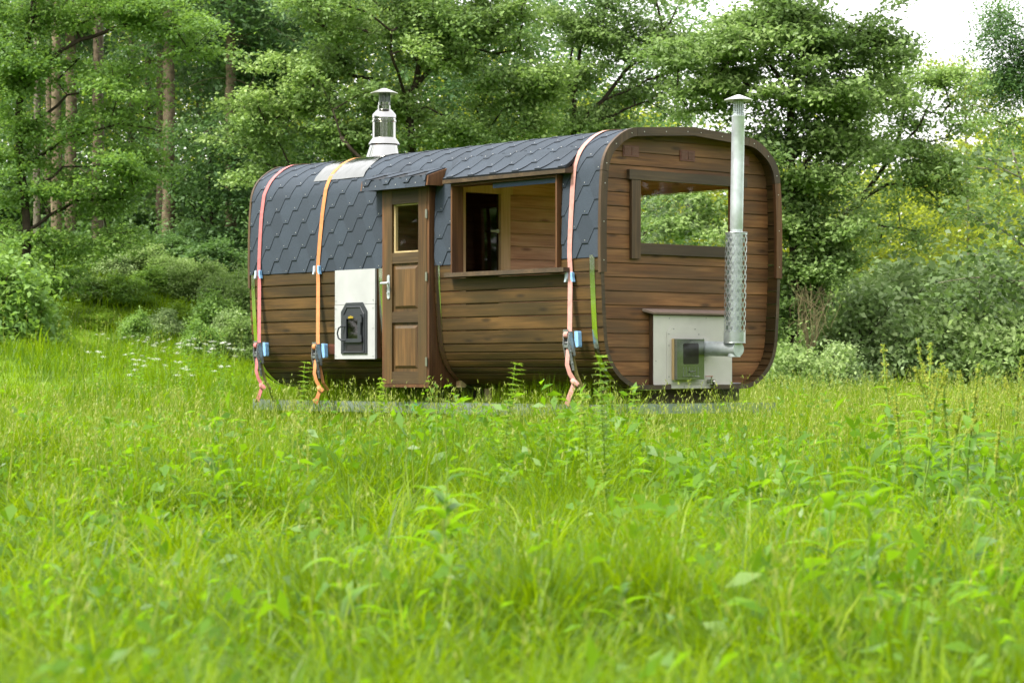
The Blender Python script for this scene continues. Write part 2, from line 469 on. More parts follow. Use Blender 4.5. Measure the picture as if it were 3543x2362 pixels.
def shell(x, s, h=0.0, side=-1):
    """point on the shell: side -1 = meadow side (towards -Y), s arc length from the keel up, h outward"""
    if s > _arc[-1]:
        s = 2 * _arc[-1] - s; side = -side
    o, z = prof_at(s); n = prof_n(s) if s < _arc[-1] - 0.002 else (0, 1)
    return Vector((x, YC + side * (o + n[0] * h), z + n[1] * h))


SEAMS = [0.87, 0.92, 0.98, 1.04, 1.114, 1.189, 1.273, 1.406, 1.537, 1.67, 1.80, 1.932, 2.064, 2.196, 2.328, 2.46, 2.592, 2.724, 2.856]
SIDE_OPEN = [(-3.20, -2.51, 0.88, 2.85), (-2.14, -0.56, 1.975, 2.86)]
BACK_OPEN = [(-2.35, -0.30, 1.975, 2.845)]


def board_wall(side, opens, mat, h, name, groove=0.012):
    mb = MB()
    cuts = [arc_at_z(z) for z in SEAMS]
    lv = [(0.5, None)]
    xs = sorted({-LEN, 0.0, XE - .02, -LEN + .15} | {o[0] for o in opens} | {o[1] for o in opens})
    edges = [0.3] + cuts + [_arc[-1]]
    opz = [arc_at_z(z) for o in opens for z in o[2:4]]
    for bi in range(len(edges) - 1):
        a, b = edges[bi], edges[bi + 1]
        br = random.random()
        nn = max(2, int((b - a) / 0.05))
        ss = [(a, -groove), (a + 0.003, -groove), (a + 0.006, -0.002), (a + 0.013, 0)] + [(a + 0.012 + (b - a - 0.018) * k / nn, 0) for k in range(1, nn)] + [(b - 0.007, 0), (b - 0.005, -groove)]
        ss = sorted(ss + [(q, 0) for q in opz if a + 0.013 < q < b - 0.007])
        for k in range(len(ss) - 1):
            (s0, h0), (s1, h1) = ss[k], ss[k + 1]
            zm = prof_at((s0 + s1) / 2)[1]
            for i in range(len(xs) - 1):
                xm = (xs[i] + xs[i + 1]) / 2
                if any(o[0] < xm < o[1] and o[2] < zm < o[3] for o in opens): continue
                mb.poly([shell(xs[i], s0, h + h0, side), shell(xs[i + 1], s0, h + h0, side), shell(xs[i + 1], s1, h + h1, side), shell(xs[i], s1, h + h1, side)], 1 if XE - .02 > xm > -LEN + .15 else 0, br)
    return mb


def shell_wall(side, opens, name, label=None):
    mb = board_wall(side, opens, None, 0.0, name)
    inn = board_wall(side, opens, None, -0.043, name, 0.006)
    mb.m = [0] * len(mb.m)
    n = len(mb.v)
    mb.v += inn.v
    mb.f += [tuple(i + n for i in f) for f in inn.f]
    # only the short overhang at the ends is stained; the room inside is bare pine
    mb.m += inn.m; mb.b += inn.b; mb.sm += inn.sm
    for x in (0.0, -LEN):                 # end grain
        ss = np.linspace(0.3, _arc[-1], 60)
        for a, b in zip(ss[:-1], ss[1:]):
            mb.poly([shell(x, a, -.0005, side), shell(x, b, -.0005, side), shell(x, b, -.043, side), shell(x, a, -.043, side)], 2, 0.2)
    for x0, x1, z0, z1 in opens:          # reveal edges
        s0, s1 = arc_at_z(z0), arc_at_z(z1)
        for x in (x0, x1):
            ss = np.linspace(s0, s1, 14)
            for a, b in zip(ss[:-1], ss[1:]):
                mb.poly([shell(x, a, 0, side), shell(x, b, 0, side), shell(x, b, -.043, side), shell(x, a, -.043, side)], 1, 0.4)
        for s in (s0, s1):
            mb.poly([shell(x0, s, 0, side), shell(x1, s, 0, side), shell(x1, s, -.043, side), shell(x0, s, -.043, side)], 1, 0.4)
    return mb.build(name, [M['side_x'], M['pine_x'], M['trim_y']], cabin, fix=False)


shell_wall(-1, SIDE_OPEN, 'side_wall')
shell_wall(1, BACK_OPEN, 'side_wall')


def inner_y(z, inset=0.043):
    return float(np.interp(z, PZ[1:], PO[1:])) - inset


END_SEAMS = [0.832, 0.965, 1.10, 1.233, 1.365, 1.498, 1.632, 1.766, 1.897, 2.03, 2.165, 2.30, 2.433, 2.566, 2.70, 2.829, 2.96, 3.088, 3.215, 3.295]


def plank_wall(x, th, opens, mats, name, seams=END_SEAMS, parent=cabin, face=1, extra=()):
    """flat board wall across the wagon at x; opens = (y0,y1,z0,z1)"""
    mb = MB()
    for i in range(len(seams) - 1):
        a, b = seams[i], seams[i + 1]
        br = random.random()
        zs = sorted({a, b - 0.010, b} | {a + (b - a) * k / 3 for k in (1, 2)} | {o[2] for o in opens if a < o[2] < b} | {o[3] for o in opens if a < o[3] < b})
        for z0, z1 in zip(zs[:-1], zs[1:]):
            zm = (z0 + z1) / 2
            groove = z0 >= b - 0.0101
            l0, l1 = inner_y(z0), inner_y(min(z1, 3.33))
            ys = [0] + sorted({o[k] for o in opens for k in (0, 1) if o[2] < zm < o[3]}) + [0]
            for k in range(len(ys) - 1):
                if k % 2: continue
                A0, A1 = (YC - l0, YC - l1) if k == 0 else (ys[k],) * 2
                B0, B1 = (YC + l0, YC + l1) if k == len(ys) - 2 else (ys[k + 1],) * 2
                for xx, mi, sg in ((x, 0, 1), (x - th * face, 1, -1)):
                    d = -0.014 * face * sg if groove else 0
                    mb.poly([(xx + d, A0, z0), (xx + d, B0, z0), (xx + d, B1, z1), (xx + d, A1, z1)], mi, br)
                    if groove and mi == 0:    # chamfered lip of the groove
                        mb.poly([(xx + d, A1, z1), (xx + d, B1, z1), (xx, B1, z1 + .004), (xx, A1, z1 + .004)], mi, br)
    for y0, y1, z0, z1 in opens:
        for (p, q) in (((y0, z0), (y0, z1)), ((y1, z0), (y1, z1)), ((y0, z0), (y1, z0)), ((y0, z1), (y1, z1))):
            mb.poly([(x, *p), (x, *q), (x - th * face, *q), (x - th * face, *p)], 0, 0.3)
    return mb.build(name, mats, parent, fix=False)


EW = (0.655, 1.915, 2.225, 2.825)
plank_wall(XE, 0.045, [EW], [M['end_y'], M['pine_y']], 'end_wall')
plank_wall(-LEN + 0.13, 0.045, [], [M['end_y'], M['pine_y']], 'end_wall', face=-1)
XP = -2.42
part_w = plank_wall(XP, 0.04, [(0.33, 0.99, 0.86, 2.88)], [M['pine_y'], M['pine_y']], 'partition_wall')
mb = MB()
for a, b in (((XP - .05, .33, .84), (XP + .015, .40, 2.90)), ((XP - .05, .87, .84), (XP + .015, 1.0, 2.83)), ((XP - .05, .40, 2.825), (XP + .017, 1.03, 2.905))): mb.box(a, b, 0, .7)
mb.build('door_frame', [M['pine_z']], part_w)
mb = MB(); mb.poly([(XP - .02, .405, .86), (XP - .02, .867, .86), (XP - .02, .867, 2.822), (XP - .02, .405, 2.822)]); mb.build('glass_door', [M['glass_dark']], part_w)
mb = MB(); mb.box((XP - .02, .80, 2.42), (XP + .03, .83, 2.46)); mb.box((XP + .02, .72, 2.43), (XP + .035, .83, 2.45)); mb.build('latch', [M['brushed']], part_w)
plank_wall(-3.45, 0.04, [], [M['pine_y'], M['pine_y']], 'partition_wall')
mb = MB()
mb.box((-LEN + .14, YC - .76, .86), (XE - .05, YC + .76, .90)); mb.build('floor', [M['pine_x']], cabin)

# --- arched edge trim at both ends, board by board
def trim_piece(x0, x1, s0, s1, side, mat, name='edge_trim', out=0.014, inn=0.082, n=14, br=0.5):
    mb = MB(); rows = []
    for s in np.linspace(s0, s1, n):
        a, b = shell(0, s, out, side), shell(0, s, -inn + 0.014, side)
        if s > _arc[-1] - 1e-4:
            a.y = b.y = YC
        rows.append([(x0, a.y, a.z), (x1, a.y, a.z), (x1, b.y, b.z), (x0, b.y, b.z)])
    mb.grid(rows, 0, br, False, True)
    mb.poly(rows[0], 0, br); mb.poly(rows[-1], 0, br)
    for k in (0.12, 0.5, 0.88):           # screw heads
        s = s0 + (s1 - s0) * k
        c = shell(0, s, -0.03, side); xx = x1 if x1 > -1 else x0 - 0.004
        r = 0.0055
        mb.prism([(xx, c.y + r * math.cos(t), c.z + r * math.sin(t)) for t in np.arange(6) * math.pi / 3], (0.003, 0, 0), 1)
    return mb.build(name, [mat, M['nail']], cabin)


sA, sB, sC, sD = arc_at_z(1.925), arc_at_z(2.875), arc_at_z(3.289), _arc[-1]
for side in (-1, 1):
    for x0, x1 in ((-0.022, 0.012), (-LEN - 0.012, -LEN + 0.022)):
        o = trim_piece(x0, x1, sA, sB - .002, side, M['red_z'] if side == 1 else M['trim_z'], n=8, br=.45)
        if side == 1 and x1 > -1: o['label'] = 'reddish upright edge board'
        trim_piece(x0, x1, sB + .002, sC, side, M['trim_z'], n=16, br=.62)
        trim_piece(x0, x1, sC + .003, sD, side, M['trim_y'], n=6, br=.3)

# white seal line along the lower curve of the end wall
mb = MB()
wl_ = [(2.02, 1.234), (2.441, 1.236), (2.44, 1.20), (2.428, 1.157), (2.405, 1.105), (2.377, 1.06), (2.34, 1.02), (2.30, .98), (2.255, .945), (2.211, .919), (2.135, .888), (2.03, .884), (1.92, .884)]
mb.tube([(XE + .004, y, z) for y, z in wl_[1:]], 0.006, 5); mb.build('seal_strip', [M['white']], cabin)

# --- shingle roof
PITCH, EXPO, BOT = 0.333, 0.1355, 0.086


def tab_strip(mb, surf, xc, s0, ivals, smax, e=EXPO, nail=True, hb=0.0):
    """one hexagonal tab whose lower edge lies at s0; surf(x, s, h)"""
    lv = [0, .25, .5, .75, 1.0, 1.35, 1.75, 2.15]
    for lo, hi in ivals:
        L, R, Hh, Sx = [], [], [], []
        ok = False
        for q in lv:
            s = min(s0 + q * e, smax)
            hw = BOT / 2 + (PITCH / 2 - BOT) * min(q, 1.0) if q <= 1 else PITCH / 2 - BOT / 2
            l, r = max(xc - hw, lo), min(xc + hw, hi)
            if r > l + 1e-4: ok = True
            else: l = r = min(max(xc, lo), hi)
            L.append(l); R.append(r); Sx.append(s); Hh.append(hb + 0.0122 - 0.0044 * q)
        if not ok: continue
        bd = random.random()
        top = [[surf(l + (r - l) * t, s, h) for t in (0, .5, 1)] for l, r, s, h in zip(L, R, Sx, Hh)]
        mb.grid(top, 0, bd, True)
        low = [surf(L[0] + (R[0] - L[0]) * t, Sx[0], hb + 0.001) for t in (0, .5, 1)]
        mb.grid([low, top[0]], 1, bd)
        for E in (L, R):
            mb.grid([[surf(x, s, hb + .0005) for x, s in zip(E, Sx)], [surf(x, s, h) for x, s, h in zip(E, Sx, Hh)]], 1, bd)
        if nail and R[1] - L[1] > 0.05:
            c = (xc + random.uniform(-.02, .03)); s = s0 + e * 0.2
            if lo + .01 < c < hi - .01:
                mb.poly([surf(c + .0047 * math.cos(t), s + .0047 * math.sin(t), hb + .0145) for t in np.arange(6) * math.pi / 3], 2)


def roof_ivals(z, side):
    if side > 0:
        return [(-LEN + .023, -2.40), (-.25, -.023)] if z < 2.9 else [(-LEN + .023, -.023)]
    if z < 2.87: return [(-LEN + .023, -3.215), (-2.455, -2.17), (-.535, -.023)]
    return [(-LEN + .023, -.023)]


def make_roof():
    mb = MB()
    s_e = arc_at_z(2.068)
    rows = int((_arc[-1] - s_e) / EXPO) + 1
    for side in (-1, 1):
        sf = lambda x, s, h: shell(x, s, h, side)
        for k in range(-1, rows):
            s0 = s_e + k * EXPO
            for j in range(-1, int(LEN / PITCH) + 2):
                xc = -LEN + 0.03 + (j + (0.5 if k % 2 else 0)) * PITCH
                zc = prof_at(max(min(s0 + EXPO * .6, _arc[-1]), s_e))[1]
                if k == -1:                       # starter course cut off straight at the eave
                    for lo, hi in roof_ivals(2.1, side):
                        l, r = max(xc - PITCH / 2 + BOT / 2, lo), min(xc + PITCH / 2 - BOT / 2, hi)
                        if r - l < .01: continue
                        g = [[sf(l + (r - l) * t, s, h) for t in (0, .5, 1)] for s, h in ((s_e, .0045), (s_e + .07, .003), (s_e + EXPO, .002))]
                        mb.grid(g, 0, random.random(), True)
                    continue
                tab_strip(mb, sf, xc, s0, roof_ivals(zc, side), _arc[-1])
        # underlay
        ss = np.linspace(s_e, _arc[-1], 46)
        for a, b in zip(ss[:-1], ss[1:]):
            for lo, hi in roof_ivals((prof_at(a)[1] + prof_at(b)[1]) / 2, side):
                mb.poly([sf(lo, a, .0022), sf(hi, a, .0022), sf(hi, b, .0022), sf(lo, b, .0022)], 1 if a > s_e + .15 else 0)
        for lo, hi in roof_ivals(2.1, side):
            mb.poly([sf(lo, s_e, -.001), sf(hi, s_e, -.001), sf(hi, s_e, .0046), sf(lo, s_e, .0046)], 1)
    # ridge course
    for j in range(int(LEN / 0.25) + 1):
        x0 = -LEN + .03 + j * .25; x1 = min(x0 + .27, -.024)
        mb.grid([[shell(x, _arc[-1] + q, .012 + .004 * (x > x0), -1) for x in (x0, x1)] for q in (-.13, -.065, 0, .065, .13)], 0, random.random(), True)
    return mb.build('shingle_roof', [M['shingle'], M['shingle_edge'], M['nail']], cabin, fix=False)


make_roof()

# --- door with frame, panels, glass, hinges, handle
DX0, DX1, DY = -3.205, -2.505, -0.03
mb = MB()
def dbox(a, b, mi): mb.box((a[0], DY, a[1]), (b[0], DY + .045, b[1]), mi, random.random())
dbox((DX0, .875), (-3.075, 2.85), 0); dbox((-2.642, .875), (DX1, 2.85), 0)
mb.box((-3.075, DY + .002, 2.71), (-2.642, DY + .045, 2.85), 1, .3); mb.box((-3.075, DY + .002, 2.105), (-2.642, DY + .045, 2.214), 1, .6)
mb.box((-3.075, DY + .002, 1.50), (-2.642, DY + .045, 1.61), 1, .2); mb.box((-3.075, DY + .002, .875), (-2.642, DY + .045, 1.0), 1, .5)
door = mb.build('door', [M['door_z'], M['door_x']], cabin)
for z0, z1 in ((1.61, 2.105), (1.0, 1.50)):
    mb = MB(); a, b, y = -3.075, -2.642, DY
    o, n = [(a, z0), (b, z0), (b, z1), (a, z1)], [(a + .055, z0 + .06), (b - .055, z0 + .06), (b - .055, z1 - .06), (a + .055, z1 - .06)]
    c = [(a + .028, z0 + .03), (b - .028, z0 + .03), (b - .028, z1 - .03), (a + .028, z1 - .03)]
    for i in range(4):
        j = (i + 1) % 4
        mb.poly([(o[i][0], y + .022, o[i][1]), (o[j][0], y + .022, o[j][1]), (c[j][0], y + .022, c[j][1]), (c[i][0], y + .022, c[i][1])], 0, .2)
        mb.poly([(c[i][0], y + .022, c[i][1]), (c[j][0], y + .022, c[j][1]), (n[j][0], y + .006, n[j][1]), (n[i][0], y + .006, n[i][1])], 0, .3)
    mb.poly([(p[0], y + .006, p[1]) for p in n], 0, random.random())
    mb.build('door_panel', [M['door_z']], door)
mb = MB(); mb.poly([(-3.075, DY + .02, 2.214), (-2.642, DY + .02, 2.214), (-2.642, DY + .02, 2.71), (-3.075, DY + .02, 2.71)]); mb.build('door_glass', [M['glass']], door)
mb = MB()
for a, b in (((-3.075, 2.214), (-3.05, 2.71)), ((-2.66, 2.214), (-2.642, 2.71)), ((-3.05, 2.214), (-2.66, 2.23)), ((-3.05, 2.695), (-2.66, 2.71))):
    mb.box((a[0], DY + .028, a[1]), (b[0], DY + .06, b[1]), 0, .8)
mb.build('glazing_bead', [M['pine_z']], door)
mb = MB()
pl = [(-3.125 + .021 * math.cos(t), 1.97 + .021 * math.sin(t)) for t in np.linspace(0, math.pi, 7)] + [(-3.125 + .021 * math.cos(t), 1.765 + .021 * math.sin(t)) for t in np.linspace(math.pi, 2 * math.pi, 7)]
mb.prism([(x, DY - .001, z) for x, z in pl], (0, -.008, 0))
mb.tube([(-3.125, DY - .005, 1.906), (-3.125, DY - .05, 1.906)], .011, 8)
mb.tube([(-3.075, DY - .05, 1.906), (-3.195, DY - .05, 1.906)], .012, 8)
mb.lathe([(0, .0), (.012, 0), (.012, .012), (0, .012)], (-3.125, DY - .016, 1.80), 8)
mb.build('door_handle', [M['galv']], door)
for z in (2.59, 1.957, 1.10):
    mb = MB(); mb.tube([(DX1 + .012, DY - .012, z - .045), (DX1 + .012, DY - .012, z + .045)], .010, 8); mb.box((DX1 - .02, DY - .004, z - .04), (DX1 + .012, DY - .001, z + .04))
    mb.build('hinge', [M['brushed']], door)
mb = MB()      # frame box: cheeks that fill the gap between the flat door and the curved wall
for x0, x1 in ((DX0 - .035, DX0 - .003), (DX1 + .003, DX1 + .036)):
    zz = np.linspace(.86, 2.87, 24)
    f_ = [(YC - float(np.interp(z, PZ[1:], PO[1:])) + .02) for z in zz]
    y0 = DY + .004
    mb.grid([[(x0, y0, z), (x1, y0, z), (x1, max(f, .05), z), (x0, max(f, .05), z)] for z, f in zip(zz, f_)], 0, .4, False, True)
    mb.poly([(x0, y0, .86), (x1, y0, .86), (x1, .3, .86), (x0, .3, .86)], 0, .4)
mb.box((DX0 - .035, DY + .004, 2.853), (DX1 + .036, .08, 2.885), 0, .2)
mb.box((DX0 - .035, DY - .005, .84), (DX1 + .036, .28, .872), 0, .2)
mb.build('door_frame', [M['red_z']], cabin)

# --- shingled box canopy over the door
def make_canopy():
    x0, x1 = -3.42, -2.37
    yF0, yF1, zb, zt = -.155, -.135, 2.868, 2.966
    mb = MB()
    def sfront(x, s, h): t = s / .10; return Vector((x, yF0 + (yF1 - yF0) * t - h, zb + (zt - zb) * t))
    yT, zT = .105, 3.052
    def stop(x, s, h):
        t = s / .26; return Vector((x, yF1 + (yT - yF1) * t - h * .3, zt + (zT - zt) * t + h * .95))
    mb.hexa([(x0, yF0, zb), (x1, yF0, zb), (x1, .12, zb + .004), (x0, .12, zb + .004), (x0, yF1, zt), (x1, yF1, zt), (x1, yT, zT), (x0, yT, zT)], 1)
    for j in range(-1, 5):
        tab_strip(mb, stop, x0 + (j + .2) * PITCH, .0, [(x0, x1)], .258)
        tab_strip(mb, stop, x0 + (j + .7) * PITCH, .13, [(x0, x1)], .258)
        xc = x0 + (j + .7) * PITCH
        l, r = max(xc - PITCH / 2 + .003, x0), min(xc + PITCH / 2, x1)
        if r - l > .02:
            mb.grid([[sfront(l, s, .004 + (.004 if s == 0 else 0)), sfront(r, s, .004 + (.004 if s == 0 else 0))] for s in (-.012, .05, .104)], 0, random.random(), True)
            mb.grid([[sfront(l, -.012, .006), sfront(r, -.012, .006)], [sfront(l, -.012, -.01), sfront(r, -.012, -.01)]], 1)
            mb.poly([sfront((l + r) / 2 + .0047 * math.cos(t), .03 + .0047 * math.sin(t), .0095) for t in np.arange(6) * math.pi / 3], 2)
        tab_strip(mb, sfront, x0 + (j + .2) * PITCH, .045, [(x0, x1)], .10, nail=True, hb=.004)
    o = mb.build('porch_roof', [M['shingle'], M['shingle_edge'], M['nail']], cabin, fix=False)
    for xx in (x1, x0 - .028):
        mb = MB()
        mb.prism([(xx, yF0 + .004, zb - .004), (xx, .10, zb), (xx, yT + .01, zT - .006), (xx, yF1, zt - .004)], (.026, 0, 0), 0, .8)
        mb.build('end_board', [M['red_z']], o)


make_canopy()

# --- front window: box frame, sill, flared shingle awning
mb = MB()
x0, x1, z0, z1 = -2.145, -.555, 1.985, 2.865
for a, b in ((x0, x0 + .022), (x1 - .022, x1)):
    mb.box((a, -.012, z0), (b, .135, z1), 0, random.random())
mb.box((x0 + .022, -.010, z1 - .02), (x1 - .022, .16, z1), 0, .1)
wf = mb.build('window_frame', [M['red_z']], cabin)
mb = MB(); mb.box((x0 - .045, -.062, 1.94), (x1 + .145, .10, 1.982), 0, .5)
mb.build('sill', [M['trim_y']], wf)
mb = MB(); mb.box((x0 + .6, .03, 2.795), (x1 - .03, .05, 2.843), 0, 0); mb.build('blind_roll', [M['blue_film']], wf)


def make_awning():
    x0, x1 = -2.215, -.395
    sT = arc_at_z(3.135)
    pts = []
    o1, zA = prof_at(sT); pA = Vector((YC - o1, zA)); nA = prof_n(sT)
    tA = Vector((-nA[1] * -1, 0))
    # quadratic curve from the roof outwards to the lip
    c = Vector((.045, 2.965)); e = Vector((-.055, 2.918))
    cur = [pA * (1 - t) ** 2 + c * 2 * t * (1 - t) + e * t * t for t in np.linspace(1, 0, 24)]     # s=0 at the lip
    ar = np.concatenate([[0], np.cumsum([(cur[i + 1] - cur[i]).length for i in range(23)])])

    def sf(x, s, h):
        y = float(np.interp(s, ar, [p.x for p in cur])); z = float(np.interp(s, ar, [p.y for p in cur]))
        s2 = min(s + .02, ar[-1]); s1 = s2 - .04
        d = Vector((np.interp(s2, ar, [p.x for p in cur]) - np.interp(s1, ar, [p.x for p in cur]), np.interp(s2, ar, [p.y for p in cur]) - np.interp(s1, ar, [p.y for p in cur]))).normalized()
        n = Vector((-d.y, d.x))
        if n.y < 0: n = -n
        return Vector((x, y + n.x * h, z + n.y * h))
    mb = MB()
    ss = np.linspace(0, ar[-1], 12)
    mb.grid([[sf(x0, s, .009), sf(x1, s, .009)] for s in ss], 0, .3, True)
    mb.grid([[sf(x0, s, -.012), sf(x1, s, -.012)] for s in ss], 1)
    for x in (x0, x1): mb.grid([[sf(x, s, .009), sf(x, s, -.013)] for s in ss], 1)
    mb.poly([sf(x0, 0, .009), sf(x1, 0, .009), sf(x1, 0, -.012), sf(x0, 0, -.012)], 1)
    for k in range(int(ar[-1] / EXPO) + 1):
        for j in range(-1, 7):
            tab_strip(mb, sf, x0 + (j + (.5 if k % 2 else 0)) * PITCH + .1, k * EXPO + .004, [(x0, x1)], ar[-1], hb=.008)
    o = mb.build('awning', [M['shingle'], M['shingle_edge'], M['nail']], cabin, fix=False)
    mb = MB()
    mb.hexa([(x0 - .005, -.058, 2.872), (x1 + .005, -.058, 2.872), (x1 + .005, .09, 2.875), (x0 - .005, .09, 2.875), (x0 - .005, -.060, 2.905), (x1 + .005, -.060, 2.905), (x1 + .005, .09, 2.955), (x0 - .005, .09, 2.955)], 0, .6)
    mb.build('fascia_board', [M['trim_y']], o)


make_awning()

# --- end window
ew = MB(); y0, y1, z0, z1 = EW
ew.poly([(XE - .022, y0 - .02, z0 - .02), (XE - .022, y1 + .02, z0 - .02), (XE - .022, y1 + .02, z1 + .02), (XE - .022, y0 - .02, z1 + .02)]); pane = ew.build('window_pane', [M['glass']], cabin)
mb = MB(); mb.box((XE - .001, .495, 2.822), (XE + .040, 2.10, 2.915), 0, .75); mb.build('window_trim', [M['trim_y']], cabin)
mb = MB(); mb.box((XE - .001, .53, 2.072), (XE + .034, .648, 2.820), 0, .7); mb.build('window_trim', [M['trim_z']], cabin)
mb = MB(); mb.box((XE - .001, 1.925, 2.072), (XE + .034, 2.04, 2.820), 0, .5); mb.build('window_trim', [M['trim_z']], cabin)
mb = MB(); mb.box((XE - .001, .650, 2.118), (XE + .030, 1.923, 2.222), 0, .35); mb.build('window_trim', [M['trim_y']], cabin)

# --- vents under the gable and low on the side
def vent(y, z, w=.205, h=.105):
    mb = MB(); x = XE + .001
    mb.box((x, y - w / 2, z - h / 2), (x + .008, y + w / 2, z + h / 2))
    for s in (-1, 1):
        for k in range(8):
            zz = z - h / 2 + .018 + k * .0098
            mb.box((x + .008, y + s * w * .235 - w * .20, zz), (x + .014, y + s * w * .235 + w * .20, zz + .0045), 1)
    mb.build('vent_grille', [M['rust'], plain('vent_slat_light', (0.27, 0.13, 0.105), 0.5)], cabin)


for y in (.545, 1.30, 2.06): vent(y, 3.09)
mb = MB()
sv0, sv1 = arc_at_z(1.185), arc_at_z(1.293)
def svp(x, t, h): return shell(x, sv0 + (sv1 - sv0) * t, h, -1)
mb.grid([[svp(-4.36, t, .008), svp(-4.17, t, .008)] for t in (0, .5, 1)])
for k in range(8):
    t = .12 + k * .1
    mb.grid([[svp(-4.34, t, .012), svp(-4.19, t, .012)], [svp(-4.34, t + .05, .012), svp(-4.19, t + .05, .012)]], 1)
mb.build('vent_grille', [M['rust'], M['rust']], cabin)

# --- shiny steel bands round the barrel
for x in (-5.655, -3.345, -2.405, -.112):
    mb = MB(); rows = []
    for s in np.linspace(.35, arc_at_z(2.09), 40):
        lift = .006
        rows.append([shell(x - .033, s, lift, -1), shell(x + .033, s, lift, -1), shell(x + .033, s, lift - .003, -1), shell(x - .033, s, lift - .003, -1)])
    mb.grid(rows, 0, 0, True, True); mb.build('steel_band', [M['steel_band']], cabin)

# --- white stove panel with the cast iron stove door
px0, px1 = -4.10, -3.405
mb = MB()
mb.box((px0, .006, 1.704), (px1, .030, 2.068), 0); mb.box((px0, .004, 1.132), (px1, .030, 1.700), 0)
for x in (px0 + .02, px1 - .03):
    for z in (1.16, 1.45, 1.66, 1.745): mb.prism([(x + .006 * math.cos(t), .0038, z + .006 * math.sin(t)) for t in np.arange(6) * math.pi / 3], (0, -.003, 0), 1)
mb.build('stove_panel', [M['white'], M['zinc']], cabin)
mb = MB(); mb.box((px0 + .01, .031, 1.14), (px0 + .03, .16, 2.06)); mb.box((px1 - .03, .031, 1.14), (px1 - .002, .16, 2.06), 0, .4); mb.box((px0 + .03, .031, 1.14), (px1 - .03, .16, 1.16))
mb.build('panel_backing', [M['red_z']], cabin)
mb = MB()
outl = [(-3.975, 1.186), (-3.53, 1.186), (-3.53, 1.632), (-3.606, 1.722), (-3.888, 1.722), (-3.975, 1.628)]
mb.prism([(x, .003, z) for x, z in outl], (0, -.012, 0))
inl = [(-3.925, 1.205), (-3.57, 1.205), (-3.57, 1.60), (-3.635, 1.675), (-3.865, 1.675), (-3.925, 1.60)]
for i in range(6):
    j = (i + 1) % 6
    a, b = inl[i], inl[j]
    mb.tube([(a[0], -.011, a[1]), (b[0], -.011, b[1])], .007, 6)
stove = mb.build('stove', [M['anthracite']], cabin)
mb = MB()
dx0, dx1, dz0, dz1 = -3.903, -3.602, 1.305, 1.592
gx0, gx1, gz0, gz1 = -3.848, -3.652, 1.345, 1.552
yf = -.036
for a, b in (((dx0, dz0), (gx0, dz1)), ((gx1, dz0), (dx1, dz1)), ((gx0, dz0), (gx1, gz0)), ((gx0, gz1), (gx1, dz1))): mb.box((a[0], yf, a[1]), (b[0], -.014, b[1]))
for z in (1.545, 1.345): mb.tube([(dx1 + .012, yf + .004, z - .035), (dx1 + .012, yf + .004, z + .035)], .011, 8)
mb.build('stove_door', [M['anthracite']], stove)
mb = MB(); mb.poly([(gx0, -.024, gz0), (gx1, -.024, gz0), (gx1, -.024, gz1), (gx0, -.024, gz1)]); mb.build('stove_glass', [M['glass_smoke']], stove)
mb = MB(); mb.box((gx0 - .02, -.0145, gz0 - .02), (gx1 + .02, -.0125, gz1 + .02)); mb.box((-3.885, -.0155, 1.215), (-3.60, -.0125, 1.278)); mb.build('firebox', [M['black']], stove)
mb = MB(); mb.prism([(-3.81, yf - .001, 1.556), (-3.722, yf - .001, 1.556), (-3.722, yf - .001, 1.576), (-3.745, yf - .001, 1.576), (-3.766, yf - .001, 1.586), (-3.787, yf - .001, 1.576), (-3.81, yf - .001, 1.576)], (0, -.003, 0)); mb.build('maker_badge', [M['brass']], stove)
mb = MB(); mb.tube([(-3.865, yf, 1.475), (-3.885, yf - .03, 1.477), (-3.92, yf - .045, 1.455), (-3.935, yf - .05, 1.40), (-3.92, yf - .045, 1.35), (-3.885, yf - .03, 1.325), (-3.865, yf, 1.327)], .009, 8); mb.build('stove_handle', [M['anthracite']], stove)

# --- roof chimney with flashing
CCX, CCY = -4.275, .80
mb = MB()
mb.lathe([(.126, 3.48), (.126, 3.70), (.133, 3.705), (.133, 3.725), (.126, 3.73), (.126, 3.745), (.131, 3.75), (.129, 3.785), (.086, 3.835), (.070, 3.842), (.070, 3.885), (.064, 3.89), (.064, 3.92)], (CCX, CCY, 0), 32)
ch = mb.build('roof_chimney', [M['steel']], cabin, fix=True)
mb = MB(); rows = []
for t in np.linspace(0, 1, 8):
    rw = []
    for k in range(32):
        a = 2 * math.pi * k / 32
        r = .185 * (1 - t) + .128 * t; cx_ = CCX - .03 * (1 - t)
        y = CCY + r * math.sin(a)
        zr = float(np.interp(abs(y - YC), [PROF[i][0] for i in range(25, 11, -1)], [PROF[i][1] for i in range(25, 11, -1)])) + .012
        rw.append((cx_ + r * math.cos(a), y, zr * (1 - t) + 3.53 * t))
    rows.append(rw)
mb.grid(rows, 0, 0, True, True); mb.build('chimney_cone', [M['steel']], ch)
mb = MB(); mb.lathe([(.128, 3.533), (.172, 3.468), (.172, 3.462), (.125, 3.50)], (CCX, CCY, 0), 32); mb.build('storm_collar', [M['steel']], ch)
def cage(mb, c, r, z0, z1, nv, nh, w=.004):
    for k in range(nv):
        a = 2 * math.pi * k / nv; mb.tube([(c[0] + r * math.cos(a), c[1] + r * math.sin(a), z0), (c[0] + r * math.cos(a), c[1] + r * math.sin(a), z1)], w, 4, cap=False)
    for k in range(nh + 1):
        z = z0 + (z1 - z0) * k / nh; mb.tube([(c[0] + r * math.cos(t), c[1] + r * math.sin(t), z) for t in np.linspace(0, 2 * math.pi, 21)], w, 4, cap=False)
mb = MB(); cage(mb, (CCX, CCY), .057, 3.90, 4.02, 22, 7, .0035); mb.lathe([(.02, 3.9), (.02, 4.02)], (CCX, CCY, 0), 10, 1)
